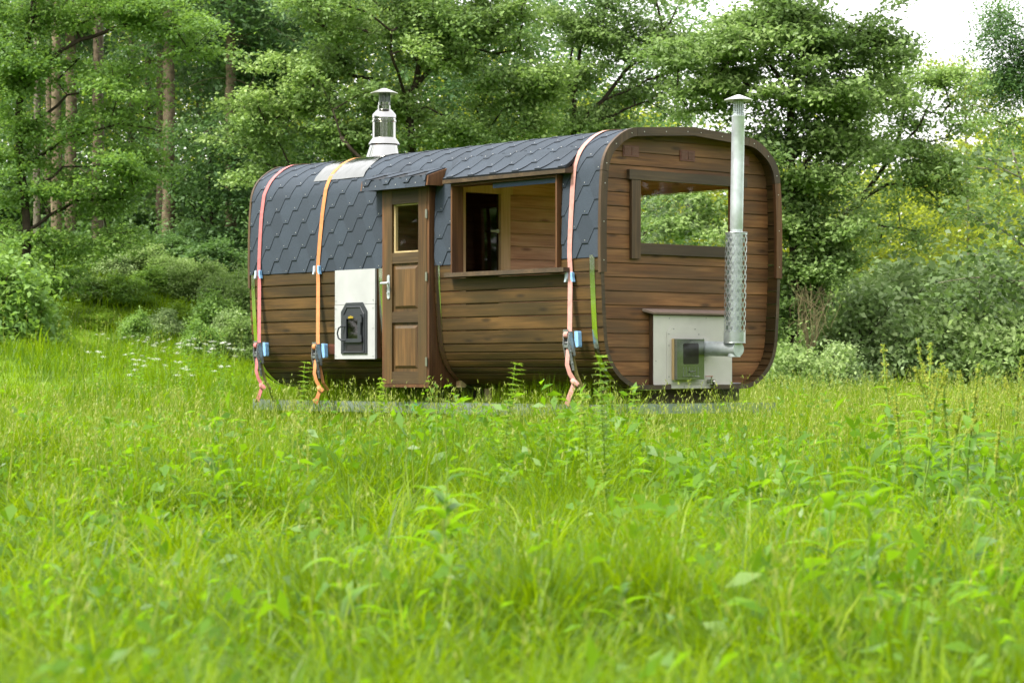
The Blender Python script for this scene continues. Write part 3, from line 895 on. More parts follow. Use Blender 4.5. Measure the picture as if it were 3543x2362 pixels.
for k in range(3):
    a = k * 2.094 + .6; mb.box((CCX + .061 * math.cos(a) - .01, CCY + .061 * math.sin(a) - .004, 3.88), (CCX + .061 * math.cos(a) + .01, CCY + .061 * math.sin(a) + .004, 4.03))
mb.build('spark_mesh', [M['zinc'], M['black']], ch)
mb = MB(); mb.lathe([(0, 4.075), (.03, 4.070), (.150, 4.020), (.150, 4.013), (.02, 4.02)], (CCX, CCY, 0), 32); mb.build('rain_cap', [M['brushed']], ch)
mb = MB()
sa, sb = arc_at_z(3.035), arc_at_z(3.325)
rows = []
for s in np.linspace(sa, sb, 18):
    t = (s - sa) / (sb - sa)
    l, r = -4.165 - .45 * 0 - .33 * t, -3.36 - .30 * t * 0
    rows.append([shell(-4.60 + (q * .88), s, .017 + .002 * math.sin(q * 17 + s * 30), -1) for q in np.linspace(0, 1, 10)])
mb.grid(rows, 0, 0, True)
mb.build('roof_flashing', [M['flashing']], cabin)

# --- oven box on the end wall
bx = -.07
mb = MB()
yA, yB, zA, zB = .79, 1.862, .838, 1.545
mb.box((XE - .001, yA, zA + .04), (bx - .006, yA + .03, zB), 0, .5); mb.box((XE - .001, yB - .03, zA), (bx - .006, yB, zB), 0, .3)
mb.box((XE - .001, yA + .03, zB - .03), (bx - .006, yB - .03, zB), 0, .2)
ob = mb.build('oven_box', [M['trim_z']], cabin)
mb = MB(); mb.prism([(bx - .005, y, z) for y, z in ((yA, zA + .045), (yA + .012, zA + .03), (yA + .038, zA + .025), (yA + .042, zA), (yB, zA), (yB, zB - .006), (yA, zB - .006))], (.006, 0, 0))
for y, z in ((.82, 1.10), (.85, .865), (1.2, .855), (1.0, 1.51), (1.5, 1.52), (1.8, 1.5)): mb.prism([(bx + .001, y + .006 * math.cos(t), z + .006 * math.sin(t)) for t in np.arange(6) * math.pi / 3], (.003, 0, 0), 1)
mb.build('face_panel', [M['cream'], M['zinc']], ob)
mb = MB(); mb.hexa([(XE, .70, 1.575), (bx + .035, .755, 1.547), (bx + .035, yB + .06, 1.547), (XE, yB + .08, 1.575), (XE, .70, 1.60), (bx + .04, .755, 1.563), (bx + .04, yB + .06, 1.563), (XE, yB + .08, 1.60)], 0, .9); mb.build('box_lid', [plain('grey_brown_lid_board', (.26, .19, .15), .6, noise=.15, scale=12)], ob)
mb = MB(); mb.prism([(bx + .002, y, z) for y, z in ((.963, .88), (1.414, .88), (1.414, 1.378), (1.361, 1.437), (1.028, 1.437), (.963, 1.375))], (.008, 0, 0))
for y, z in ((.985, 1.36), (.985, 1.25), (.985, .95), (1.05, 1.41), (1.34, 1.41), (1.39, 1.36)): mb.prism([(bx + .0105, y + .006 * math.cos(t), z + .006 * math.sin(t)) for t in np.arange(6) * math.pi / 3], (.003, 0, 0), 1)
mb.build('mounting_plate', [M['cream'], M['zinc']], ob)
oy0, oy1, oz0, oz1 = 1.024, 1.392, .922, 1.313
mb = MB(); mb.box((bx + .011, oy0 - .003, oz0 - .002), (bx + .045, oy0 + .006, oz1 + .002), 1); mb.box((bx + .045, oy0, oz0), (bx + .085, oy1, oz1)); mb.box((bx + .011, oy0 + .02, oz0 + .01), (bx + .045, oy1 - .02, oz1 - .01))
for k in range(6): mb.box((bx + .085, 1.105 + k * .04, .955), (bx + .0858, 1.109 + k * .04, 1.045), 2)
mb.tube([(bx + .088, 1.10, .951), (bx + .088, 1.32, .951)], .005, 6)
mb.tube([(bx + .092, 1.18, .995), (bx + .098, 1.255, 1.0)], .008, 6)
ov = mb.build('oven_door', [plain('grass_reflection_tinted_steel', (0.34, 0.36, 0.31), 0.26, 1.0, noise=0.08, scale=30), M['pine_z'], M['zinc']], ob)  # green of the mirrored grass put into the steel colour
def rrect(y0, y1, z0, z1, r, x):
    p = []
    for cy_, cz, a0 in ((y1 - r, z1 - r, 0), (y0 + r, z1 - r, 90), (y0 + r, z0 + r, 180), (y1 - r, z0 + r, 270)):
        p += [(x, cy_ + r * math.cos(math.radians(a0 + t)), cz + r * math.sin(math.radians(a0 + t))) for t in (0, 30, 60, 90)]
    return p
mb = MB(); mb.prism(rrect(1.106, 1.314, 1.071, 1.273, .018, bx + .0852), (.002, 0, 0)); mb.build('oven_glass', [plain('dark_oven_glass', (0.03, 0.028, 0.024), 0.12)], ob)
# drain tap
mb = MB(); mb.tube([(bx, 1.53, .905), (bx + .05, 1.53, .905), (bx + .075, 1.55, .90)], [.022, .02, .024], 10); mb.lathe([(0, -.02), (.024, -.02), (.024, .02), (0, .02)], (bx + .045, 1.53, .905), 10); mb.tube([(bx + .045, 1.53, .92), (bx + .045, 1.53, .95)], .008, 6)
tap = mb.build('drain_tap', [M['steel']], cabin)
mb = MB(); mb.box((bx + .040, 1.45, .95), (bx + .052, 1.545, .957)); mb.build('tap_lever', [M['valve_red']], tap)

# --- tall flue pipe beside the end wall
FX, FYb, FYt = .34, 1.468, 1.530
def fy(z): return FYb + (FYt - FYb) * (z - 1.1) / 2.5
mb = MB()
zz = [1.14, 1.3, 2.36, 2.365, 2.372, 2.6, 3.0, 3.44, 3.445, 3.455, 3.46]
rr = [.060, .060, .060, .060, .063, .063, .063, .063, .066, .066, .058]
mb.tube([(FX, fy(z), z) for z in zz], rr, 28)
flue = mb.build('flue_pipe', [M['galv']], cabin)
mb = MB()
def lat(a, z, r=.105): return (FX + r * math.cos(a), fy(z) + r * math.sin(a), z)
z0, z1 = 1.275, 2.33
zs = np.linspace(z0 + .10, z1 - .015, 60)
nh = 12
turn = 2 * math.pi * (zs[-1] - zs[0]) / (2 * math.pi * .105) * 0.62
for sgn in (1, -1):
    for k in range(nh):
        a0 = 2 * math.pi * k / nh
        wdt = .080
        mb.grid([[lat(a0 + sgn * turn * (z - zs[0]) / (zs[-1] - zs[0]) - wdt, z, .1045 + .0006 * sgn), lat(a0 + sgn * turn * (z - zs[0]) / (zs[-1] - zs[0]) + wdt, z, .1045 + .0006 * sgn)] for z in zs], 0, 0, True)
ang = np.linspace(0, 2 * math.pi, 37)
for za, zb in ((z0, z0 + .105), (z1 - .02, z1)):
    mb.grid([[lat(a, z) for a in ang[:-1]] for z in (za, zb)], 0, 0, True, True)
for z in (z0, z1): mb.tube([lat(a, z, .106) for a in ang], .004, 5, cap=False)
mb.grid([[lat(a, z, .107) for a in np.linspace(2.9, 3.3, 4)] for z in np.linspace(z0, z1, 6)], 0, 0, True)
mb.build('perforated_sleeve', [M['galv_dark']], flue, fix=False)
mb = MB(); mb.tube([(bx + .01, 1.468, 1.222), (bx + .10, 1.468, 1.222), (bx + .30, 1.468, 1.218), (FX + .06, 1.468, 1.216)], [.074, .072, .072, .072], 24); mb.build('elbow', [M['galv']], flue)
mb = MB(); mb.lathe([(0, 0), (.125, 0), (.125, .006), (.075, .010)], (0, 0, 0), 28)
mb.v = [(bx + .002 + z, 1.468 + x, 1.215 + y) for x, y, z in mb.v]
for a in (.2, 1.7, 3.3, 4.8): mb.prism([(bx + .0085, 1.468 + .105 * math.cos(a) + .006 * math.cos(t), 1.215 + .105 * math.sin(a) + .006 * math.sin(t)) for t in np.arange(6) * math.pi / 3], (.003, 0, 0), 1)
mb.build('flange', [M['cream'], M['zinc']], flue)
ct = (FX, fy(3.5))
mb = MB(); cage(mb, ct, .048, 3.455, 3.60, 16, 9, .0045); mb.lathe([(.032, 3.45), (.032, 3.60)], (*ct, 0), 12, 1); mb.build('spark_mesh', [M['galv'], M['brushed']], flue)
mb = MB(); mb.lathe([(0, 3.660), (.02, 3.656), (.136, 3.610), (.136, 3.603), (.02, 3.61)], (*ct, 0), 32); mb.build('rain_cap', [plain('white_zinc_cap', (.72, .75, .74), .4, .5)], flue)

# ------------------------------------------------------------------ trailer frame under the wagon
tr = empty('trailer_frame', CAB_P, CAB_A, label='low galvanised steel trailer frame half hidden by grass under the wagon', cat='trailer')
for y in (.09, 2.37):
    mb = MB(); s = 1 if y < 1 else -1
    mb.box((-5.74, y, .582), (.05, y + .006, .684)); mb.box((-5.74, y, .682), (.05, y + .05 * s, .688)); mb.box((-5.74, y, .576), (.05, y + .05 * s, .582))
    mb.box((-2.96, y - .006, .575), (-2.93, y + .012, .692))
    o = mb.build('rail', [M['galv_rail']], tr, fix=True)
    if y < 1:
        mb = MB(); mb.box((-2.90, y - .003, .60), (-2.80, y - .001, .672)); mb.build('sticker', [M['green_label']], o)
        mb = MB(); mb.tube([(-.56, y - .004, .62), (-.56, y + .001, .62)], .02, 10); mb.build('rail_hole', [M['black']], o)  # flat black disc, the hole's shade put into its colour
for x in (.02, -2.9, -5.72):
    mb = MB(); mb.box((x - .03, .10, .60), (x + .03, 2.36, .694)); mb.build('cross_beam', [M['galv_rail']], tr)
for x in (-.30, -2.0, -3.7, -5.2):
    mb = MB(); mb.box((x - .05, .35, .696), (x + .05, 2.15, .828)); mb.build('bearer', [M['trim_y']], tr)
for x, y in ((.02, .16), (.02, 2.28), (-5.6, .16), (-5.6, 2.28)):
    mb = MB(); mb.box((x - .03, y - .03, .02), (x + .03, y + .03, .598)); mb.box((x - .09, y - .09, 0), (x + .09, y + .09, .02)); mb.build('jack_leg', [M['galv_rail']], tr)
for y in (.20, 2.32):
    mb = MB(); n = 20
    prof = [(.17, -.08), (.29, -.09), (.32, -.06), (.32, .06), (.29, .09), (.17, .08)]
    mb.grid([[(-3.0 + r * math.cos(t), y + w, .32 + r * math.sin(t)) for t in np.arange(n) * 2 * math.pi / n] for r, w in prof], 0, 0, True, True)
    w = mb.build('wheel', [M['rubber']], tr)
    mb = MB(); mb.tube([(-3.0, y - .05, .32), (-3.0, y + .05, .32)], .17, 18); mb.build('rim', [M['galv_rail']], w)

# ------------------------------------------------------------------ ratchet straps over the wagon
def strap(kind, band, xs, label, ratchet_z, hook_x, prot, tail_z, olive):
    """xs: list of (z on the meadow side, x) from the roof down"""
    root = empty('ratchet_strap', CAB_P, CAB_A, label=label, cat='strap', group='ratchet straps over the wagon')
    zs_, xv = [q[0] for q in xs][::-1], [q[1] for q in xs][::-1]
    def sx(z): return float(np.interp(z, zs_, xv))
    pts = []
    sE = arc_at_z(2.35)
    s_top = 2 * _arc[-1] - arc_at_z(2.1)
    for s in np.linspace(s_top, _arc[-1], 30):
        z = prof_at(2 * _arc[-1] - s)[1]; pts.append(shell(sx(3.36) , s, .017, -1))
    for s in np.linspace(_arc[-1], arc_at_z(1.95), 46):
        pts.append(shell(sx(prof_at(s)[1]), s, .017, -1))
    zt = ratchet_z
    p_end = Vector((sx(zt), -.035, zt))
    p0 = pts[-1]
    for t in np.linspace(.1, 1, 10): pts.append(p0.lerp(p_end, t))
    mb = MB(); mb.ribbon(pts, (1, 0, 0), .062, .003); mb.build('webbing', [M[band]], root)
    # ratchet: two cheeks, drum, handle
    mb = MB(); xc = sx(zt); yR = -.05
    dx = (hook_x - xc)
    def at(z): return xc + dx * (zt - z) / (zt - .72)
    for s in (-1, 1):
        c = [(.034 * s + at(zt - z), yR + yy, zt - z) for z, yy in ((-.03, -.015), (-.035, .02), (.06, .03), (.20, .018), (.20, -.005), (.09, -.03), (.03, -.042), (-.01, -.035))]
        mb.prism(c, (.006 * s, 0, 0))
        cl = [(.030 * s + at(zt - z) , yR - .03 + yy, zt - z) for z, yy in ((.03, -.012), (.10, .0), (.30, .012), (.335, .008), (.335, -.012), (.10, -.03))]
        mb.prism(cl, (.006 * s, 0, 0))
    for z, yy, r in ((.0, -.012, .02), (.075, -.03, .008), (.155, -.03, .012), (.265, -.03, .010), (.19, .006, .008)):
        mb.tube([(at(zt - z) - .045, yR + yy, zt - z), (at(zt - z) + .045, yR + yy, zt - z)], r, 8)
    mb.box((at(zt + .04) - .036, yR - .03, zt + .02), (at(zt + .04) + .036, yR - .024, zt + .05))
    mb.box((at(zt - .10) - .036, yR - .05, zt - .12), (at(zt - .10) + .036, yR - .042, zt - .09))
    mb.build('ratchet', [M['zinc']], root)
    # wound webbing on the drum and the loose tail with its knot
    mb = MB()
    mb.tube([(at(zt) - .027, yR - .012, zt), (at(zt) + .027, yR - .012, zt)], .034, 12)
    tl = [(at(zt - .10), yR - .01, zt - .06), (at(zt - .2), yR - .045, zt - .17), (at(zt - .28) - .012, yR - .06, zt - .28), (at(zt - .34) + .0, yR - .05, zt - .36), (at(zt - .40) + .035, yR - .035, zt - .43)]
    mb.ribbon(tl, (1, 0, 0), .055, .004)
    kx = at(zt - .44) + .045
    mb.tube([(kx - .04, yR - .04, zt - .425), (kx, yR - .045, zt - .45), (kx + .035, yR - .03, zt - .475)], [.022, .032, .02], 8)
    mb.ribbon([(kx - .01, yR - .04, zt - .45), (kx - .035, yR - .05, zt - .52), (kx - .075, yR - .055, zt - .60), (kx - .105, yR - .05, zt - tail_z)], [(1, .1, .2), (1, .1, .25), (1, .1, .35), (1, .1, .4)], .055, .004)
    mb.build('webbing_tail', [M[band]], root)
    mb = MB(); mb.ribbon([(at(zt - .19), yR + .01, zt - .19), (at(zt - .35) + .01, -.02, zt - .38), (hook_x, .03, .80)], (1, 0, 0), .05, .003)
    mb.build('lower_webbing', [M[olive]], root)
    mb = MB()
    for s in (-1, 1): mb.tube([(hook_x + .024 * s, .03, .80), (hook_x + .012 * s, .035, .745), (hook_x + .008 * s, .06, .68), (hook_x + .008 * s, .09, .675)], .006, 6)
    mb.build('hook', [M['steel']], root)
    # edge protectors
    z = prot
    xx = sx(z)
    for s, mt in ((-1, 'plastic_pale'), (1, 'plastic_blue')):
        mb = MB()
        mb.prism([(xx + .040 * s + a, -.006, z + b) for a, b in ((-.014 * s, .042), (.010 * s, .036), (.013 * s, -.01), (.024 * s, -.05), (.002 * s, -.05), (-.014 * s, -.02))], (0, .03, 0))
        mb.build('edge_protector', [M[mt]], root)
    mb = MB(); xb = at(zt - .05) + .068
    mb.prism([(xb + a, -.028, zt + b) for a, b in ((-.022, .035), (.022, .035), (.028, .02), (.036, -.10), (.03, -.115), (.0, -.115), (-.02, -.05))], (0, .045, 0))
    mb.build('edge_protector', [M['plastic_blue']], root)
    return root


strap(0, 'band_red', [(3.36, -5.46), (3.14, -5.445), (3.03, -5.452), (2.944, -5.47), (2.654, -5.495), (2.117, -5.522), (1.95, -5.515), (1.3, -5.44)],
      'faded red ratchet strap, farthest left one, over the far end of the wagon', 1.285, -5.31, 2.075, .60, 'band_olive')
strap(1, 'band_orange', [(3.36, -4.30), (3.212, -4.325), (3.05, -4.318), (2.9, -4.33), (2.4, -4.39), (2.09, -4.427), (1.95, -4.42), (1.27, -4.35)],
      'orange ratchet strap running down between chimney flashing and red strap', 1.262, -4.25, 2.09, .55, 'band_orange')
strap(2, 'band_pink', [(3.36, -.36), (3.233, -.364), (3.09, -.366), (2.9, -.38), (2.637, -.386), (2.12, -.413), (1.9, -.40), (1.36, -.35)],
      'sun-bleached pink ratchet strap with knotted tail near the wagon corner', 1.345, -.22, 1.895, .66, 'band_olive')

# ------------------------------------------------------------------ foliage machinery
def unit(a): return a / np.maximum(np.linalg.norm(a, axis=-1, keepdims=True), 1e-9)


def leaf_quads(C, per, sig, size, g, up=1.0, wr=0.62, fold=0.18, droop=0.0, clump=None):
    """per folded four-cornered leaves round each cluster centre C"""
    n = len(C) * per
    ci = np.repeat(np.arange(len(C)), per)
    off = g.normal(size=(n, 3)) * np.array(sig)
    # every spray is a tilted layer
    tilt = g.normal(size=(len(C), 2)) * 0.28
    off[:, 2] += off[:, 0] * tilt[ci, 0] + off[:, 1] * tilt[ci, 1] - droop * (off[:, 0] ** 2 + off[:, 1] ** 2)
    p = C[ci] + off
    nr = unit(g.normal(size=(n, 3)) * 0.55 + np.array([0, -0.10, up]))
    t = unit(np.cross(nr, g.normal(size=(n, 3))))
    b = np.cross(nr, t)
    L = size * g.uniform(0.65, 1.25, (n, 1)); W = L * wr * 0.5
    v = np.stack([p, p + t * L * 0.5 + b * W + nr * W * fold, p + t * L - nr * L * 0.12, p + t * L * 0.5 - b * W + nr * W * fold], 1).reshape(-1, 3)
    f = np.arange(n * 4).reshape(-1, 4)
    cr = g.uniform(0, 1, len(C)) if clump is None else clump
    q = C[ci]
    cl = 0.5 + 0.25 * np.sin(q[:, 0] * 2.1 + 1.3 * np.sin(q[:, 2] * 1.7)) + 0.25 * np.sin(q[:, 2] * 2.6 + 1.1 * q[:, 1])
    r = np.clip(0.30 * cr[ci] + 0.38 * cl + 0.32 * g.uniform(0, 1, n), 0, 1)
    return v, f, np.repeat(r, 4)


class Skeleton:
    def __init__(s): s.p, s.par, s.r, s.tip = [], [], [], []

    def add(s, p, par, r=0.0):
        s.p.append(np.array(p, float)); s.par.append(par); s.r.append(r); s.tip.append(0); return len(s.p) - 1

    def line(s, pts, r0, r1, step=0.3, wob=0.0, g=None):
        pts = [np.array(q, float) for q in pts]
        if s.p:
            A = np.array(s.p); k = int(np.argmin(((A - pts[0]) ** 2).sum(1))); pts[0] = s.p[k]
        else:
            k = s.add(pts[0], -1, r0)
        tot = sum(np.linalg.norm(b - a) for a, b in zip(pts[:-1], pts[1:])); run = 0
        for i in range(len(pts) - 1):
            a, b = pts[i], pts[i + 1]; n = max(1, int(np.linalg.norm(b - a) / step))
            for j in range(1, n + 1):
                q = a + (b - a) * j / n
                run += np.linalg.norm(b - a) / n
                if wob: q = q + g.normal(size=3) * wob
                k = s.add(q, k, r0 + (r1 - r0) * run / tot)
        return k

    def reach(s, C, g, step=0.35, rt=0.006, sag=0.10, low=None):
        A = np.zeros((len(s.p) + len(C) * 14, 3)); n = len(s.p); A[:n] = s.p
        d0 = np.array([((A[:n] - c) ** 2).sum(1).min() for c in C])
        for i in np.argsort(d0):
            c = C[i]
            dv = A[:n] - c
            cost = np.sqrt((dv ** 2).sum(1)) + 0.7 * np.maximum(0, dv[:, 2] + 0.1)
            k = int(np.argmin(cost)); a = A[k]; dist = np.linalg.norm(c - a)
            m = min(12, max(1, int(dist / step)))
            mid = (a + c) / 2 + np.array([0, 0, sag * dist]) + g.normal(size=3) * 0.08 * dist
            for j in range(1, m + 1):
                t = j / m
                q = a * (1 - t) ** 2 + mid * 2 * t * (1 - t) + c * t * t
                k = s.add(q, k); A[n] = q; n += 1
            s.tip[k] += 1
        cnt = np.array(s.tip, float)
        for i in range(len(s.p) - 1, 0, -1):
            cnt[s.par[i]] += cnt[i]
        for i in range(len(s.p)):
            s.r[i] = max(s.r[i], rt * max(cnt[i], 1) ** 0.45)

    def mesh(s, sides=6):
        n = len(s.p); kids = [[] for _ in range(n)]
        for i in range(1, n): kids[s.par[i]].append(i)
        V, Fq, off = [], [], 0
        starts = [(0, -1)]
        ang = np.arange(sides) * 2 * math.pi / sides
        while starts:
            i, par = starts.pop()
            ch = [] if par < 0 else [par]
            rr = [] if par < 0 else [min(s.r[par], s.r[i] * 1.15)]
            while True:
                ch.append(i); rr.append(s.r[i])
                if not kids[i]: break
                k = max(kids[i], key=lambda q: s.r[q])
                for q in kids[i]:
                    if q != k: starts.append((q, i))
                i = k
            if len(ch) < 2: continue
            Q = np.array([s.p[c] for c in ch]); D = unit(np.gradient(Q, axis=0))
            ref = np.array([1.0, 0, 0]) if abs(D[0, 2]) > 0.7 else np.array([0, 0, 1.0])
            a = unit(np.cross(D, ref)); b = np.cross(a, D)
            R = np.array(rr)[:, None, None]
            ring = Q[:, None] + R * (a[:, None] * np.cos(ang)[None, :, None] + b[:, None] * np.sin(ang)[None, :, None])
            V.append(ring.reshape(-1, 3)); m = len(ch)
            ii = np.arange(m - 1)[:, None] * sides; jj = np.arange(sides)[None]; kk = (jj + 1) % sides
            Fq.append(np.stack([ii + jj, ii + kk, ii + sides + kk, ii + sides + jj], -1).reshape(-1, 4) + off)
            off += m * sides
        return np.concatenate(V), np.concatenate(Fq)


def PP(px, py, d): return np.array(P(px, py, d))


def lobe_points(lobes, d, g, dens, depth=0.8):
    C = []
    for lb in lobes:
        px, py, rx, ry = lb[:4]; w = lb[4] if len(lb) > 4 else 1.0; dd = lb[5] if len(lb) > 5 else 0.0
        k = (d + dd) / F_PX
        ax, az = rx * k, ry * k; ay = depth * max(ax, az * 0.8)
        n = max(3, int(math.pi * ax * az * dens * w)); nb = max(4, int(n / 5.5))
        u = unit(g.normal(size=(nb, 3))) * (g.uniform(0.10, 1, (nb, 1)) ** (1 / 2.2))
        bough = PP(px, py, d + dd) + u * np.array([ax, ay, az])      # foliage hangs in flat boughs with gaps between
        sz = g.uniform(.65, 1.25, (nb, 1))
        i = g.integers(0, nb, n); o = g.normal(size=(n, 3)) * np.array([.28, .28, .125]) * sz[i]
        o[:, 2] -= .22 * (o[:, 0] ** 2 + o[:, 1] ** 2)
        C.append(bough[i] + o)
    return np.concatenate(C)


def tree(name, d, lobes, trunk, limbs, leaf, bark, label, cat='tree', dens=9, per=120, size=0.098, sig=(.20, .20, .06), seed=1, depth=0.8,
         rt=0.006, group=None, up=1.0, droop=0.0, top=None, extra_top=None):
    g = np.random.default_rng(seed)
    C = lobe_points(lobes, d, g, dens, depth)
    if extra_top is not None: C = np.concatenate([C, lobe_points(extra_top, d, g, dens * 0.45, depth)])
    C = C[C[:, 2] > ground_h(C[:, 0], C[:, 1]) + 0.15]
    sk = Skeleton()
    t = [PP(q[0], q[1], d + (q[2] if len(q) > 2 else 0)) for q in trunk['p']]
    t[0][2] = float(ground_h(t[0][0], t[0][1])) - 0.05
    k = d / F_PX
    sk.line(t, trunk['r'][0] * k, trunk['r'][1] * k, 0.3, 0.012, g)
    for lm in limbs:
        sk.line([PP(q[0], q[1], d + (q[2] if len(q) > 2 else 0)) for q in lm['p']], lm['r'][0] * k, lm['r'][1] * k, 0.25, 0.015, g)
    sk.reach(C, g, rt=rt)
    root = empty(name, tuple(t[0]), label=label, cat=cat, group=group)
    V, Fq = sk.mesh()
    obj('trunk', np_mesh('trunk', V - t[0], [Fq], np.zeros(len(V)), M[bark]), root)
    V, f, r = leaf_quads(C, per, sig, size, g, up=up, droop=droop)
    obj('crown', np_mesh('crown', V - t[0], [f], r, M[leaf]), root)
    return root


# ------------------------------------------------------------------ the large broadleaved trees
tree('maple_tree', 49, [(1150, 330, 250, 150), (1020, 210, 190, 110), (1420, 130, 330, 150), (1250, 40, 320, 120), (1680, 190, 240, 170), (1780, 400, 190, 120, .8),
                        (1520, 430, 200, 110), (1270, 470, 200, 80), (1060, 490, 170, 110), (980, 600, 120, 100), (1600, 30, 260, 110), (900, 360, 130, 130, .8), (1850, 250, 130, 140, .7)],
     {'p': [(1480, 1150), (1470, 760), (1440, 600), (1418, 470), (1415, 400), (1400, 335)], 'r': (20, 11)},
     [{'p': [(1400, 335), (1440, 300), (1500, 235), (1570, 190), (1640, 165)], 'r': (9, 4)}, {'p': [(1440, 300), (1450, 220), (1432, 130), (1470, 60)], 'r': (8, 4)},
      {'p': [(1400, 335), (1360, 190, -1), (1355, 110, -1)], 'r': (6, 3)}, {'p': [(1415, 420), (1470, 370), (1540, 400)], 'r': (5, 3)}, {'p': [(1440, 600), (1560, 520, 1), (1700, 470, 1)], 'r': (7, 3)},
      {'p': [(1470, 700), (1300, 600, -1), (1180, 480, -1), (1150, 380, -1)], 'r': (8, 3)}],
     'leaf_maple', 'bark', 'broad maple tree directly behind the roof chimney with dark forking limbs', dens=15, per=135, seed=3, sig=(.20, .20, .06),
     extra_top=[(1400, -330, 420, 260), (1100, -200, 260, 200), (1750, -200, 260, 200)])

tree('ash_tree', 52, [(2030, 110, 200, 140), (2240, 90, 210, 130), (2130, 300, 220, 120, .8), (1960, 310, 130, 110, .8), (2010, 480, 210, 70), (2290, 310, 110, 80, .5), (2180, 420, 190, 70, .8),
                      (2380, 180, 110, 120, .6), (1900, 150, 110, 130, .7)],
     {'p': [(1995, 1100), (1990, 700), (1985, 480), (1985, 330), (2005, 200), (2030, 60)], 'r': (16, 6)},
     [{'p': [(1985, 360), (1965, 280), (1975, 180), (2000, 100)], 'r': (7, 3)}, {'p': [(1985, 470), (2040, 390), (2120, 300), (2200, 210), (2320, 80)], 'r': (10, 4)}, {'p': [(1990, 560), (1860, 470), (1830, 300), (1840, 180)], 'r': (10, 5)},
      {'p': [(2000, 420), (2120, 400), (2280, 330)], 'r': (6, 2)}, {'p': [(2100, 330), (2200, 300), (2350, 230)], 'r': (5, 2)}],
     'leaf_cool', 'bark', 'airy tree with sky gaps above the right half of the wagon roof', dens=14, per=125, seed=8, size=.092,
     extra_top=[(2150, -250, 380, 230)])

tree('field_maple_tree', 45, [(2600, 150, 260, 170), (2800, 100, 260, 170), (2950, 190, 140, 130, .9), (2560, 330, 130, 80, .8), (2700, 370, 300, 120), (2800, 560, 260, 130), (2900, 690, 130, 100),
                              (2760, 800, 120, 130), (2780, 960, 130, 150), (2900, 900, 150, 110), (2750, 1110, 110, 80, .8), (2950, 540, 150, 110), (2480, 210, 100, 110, .6), (3010, 330, 90, 110, .7), (2990, 90, 110, 110, .8), (2900, 380, 130, 110), (2620, 480, 120, 80), (2880, 800, 120, 90), (2460, 790, 130, 90), (2430, 690, 70, 50, .7), (2240, 760, 55, 110)],
     {'p': [(2745, 1260), (2748, 900), (2740, 650), (2735, 450), (2738, 350), (2752, 290)], 'r': (17, 11)},
     [{'p': [(2752, 300), (2765, 220), (2800, 150), (2860, 60)], 'r': (9, 4)}, {'p': [(2740, 340), (2690, 260), (2640, 200), (2600, 100)], 'r': (8, 3)}, {'p': [(2738, 380), (2650, 330), (2560, 280)], 'r': (5, 2)},
      {'p': [(2745, 700), (2790, 560), (2860, 470), (2930, 400)], 'r': (8, 3)}, {'p': [(2745, 740), (2660, 640), (2620, 520)], 'r': (7, 3)}],
     'leaf_cool', 'bark', 'tall field maple standing right behind the flue pipe end of the wagon', dens=19, per=130, seed=12, size=.104,
     extra_top=[(2720, -220, 320, 220)])

tree('leaning_maple_tree', 48, [(3150, 330, 150, 120, .9), (3060, 470, 130, 110), (3230, 480, 130, 120, .9), (3130, 640, 190, 90, .8), (3280, 640, 90, 100, .7), (3180, 770, 170, 60, .7), (3010, 790, 90, 60, .7),
                                (3140, 240, 120, 80, .8), (3230, 300, 90, 90, .7), (3060, 330, 90, 90, .7), (3000, 620, 80, 80, .5), (3300, 420, 70, 90, .5)],
     {'p': [(2835, 1240), (2842, 950), (2866, 800), (2960, 700), (3040, 610), (3100, 520), (3122, 420), (3115, 400)], 'r': (16, 6)},
     [{'p': [(2960, 705), (3070, 640), (3190, 640), (3240, 690)], 'r': (8, 3)}, {'p': [(2880, 790), (3000, 770), (3120, 790)], 'r': (6, 3)}, {'p': [(3090, 540), (3180, 440), (3230, 330)], 'r': (5, 2)}, {'p': [(3060, 590), (3010, 500), (3000, 420)], 'r': (5, 2)},
      {'p': [(3122, 420), (3150, 330), (3150, 240)], 'r': (5, 2)}],
     'leaf_maple', 'bark', 'smaller tree right of the wagon with a dark trunk slanting up to the right', dens=18, per=125, seed=21, size=.085)

tree('beech_tree', 50, [(60, 90, 230, 140), (300, 60, 250, 120), (520, 50, 170, 90), (620, 120, 120, 70, .8), (250, 250, 270, 80), (470, 290, 140, 60, .9), (90, 300, 170, 110), (420, 420, 170, 55),
                        (180, 440, 190, 70), (20, 520, 130, 110), (330, 560, 230, 60), (500, 590, 110, 45), (150, 660, 200, 70), (400, 690, 140, 55, .9), (40, 760, 120, 90), (250, 800, 160, 60, .9), (130, 900, 170, 70), (420, 820, 90, 60, .6)],
     {'p': [(70, 1180), (95, 800), (60, 420), (110, 60), (140, -200)], 'r': (17, 9)},
     [{'p': [(80, 560), (250, 470), (420, 430), (560, 450)], 'r': (7, 2)}, {'p': [(75, 480), (230, 330), (440, 280)], 'r': (7, 2)}, {'p': [(95, 780), (260, 690), (430, 690)], 'r': (6, 2)}, {'p': [(70, 330), (230, 160), (420, 90), (600, 90)], 'r': (8, 3)},
      {'p': [(95, 700), (220, 580), (400, 570)], 'r': (6, 2)}],
     'leaf_beech', 'bark', 'leafy beech with layered bright branches overhanging the left edge of the forest', dens=14, per=135, seed=31, size=.095, sig=(.24, .22, .055),
     extra_top=[(200, -200, 420, 200)])

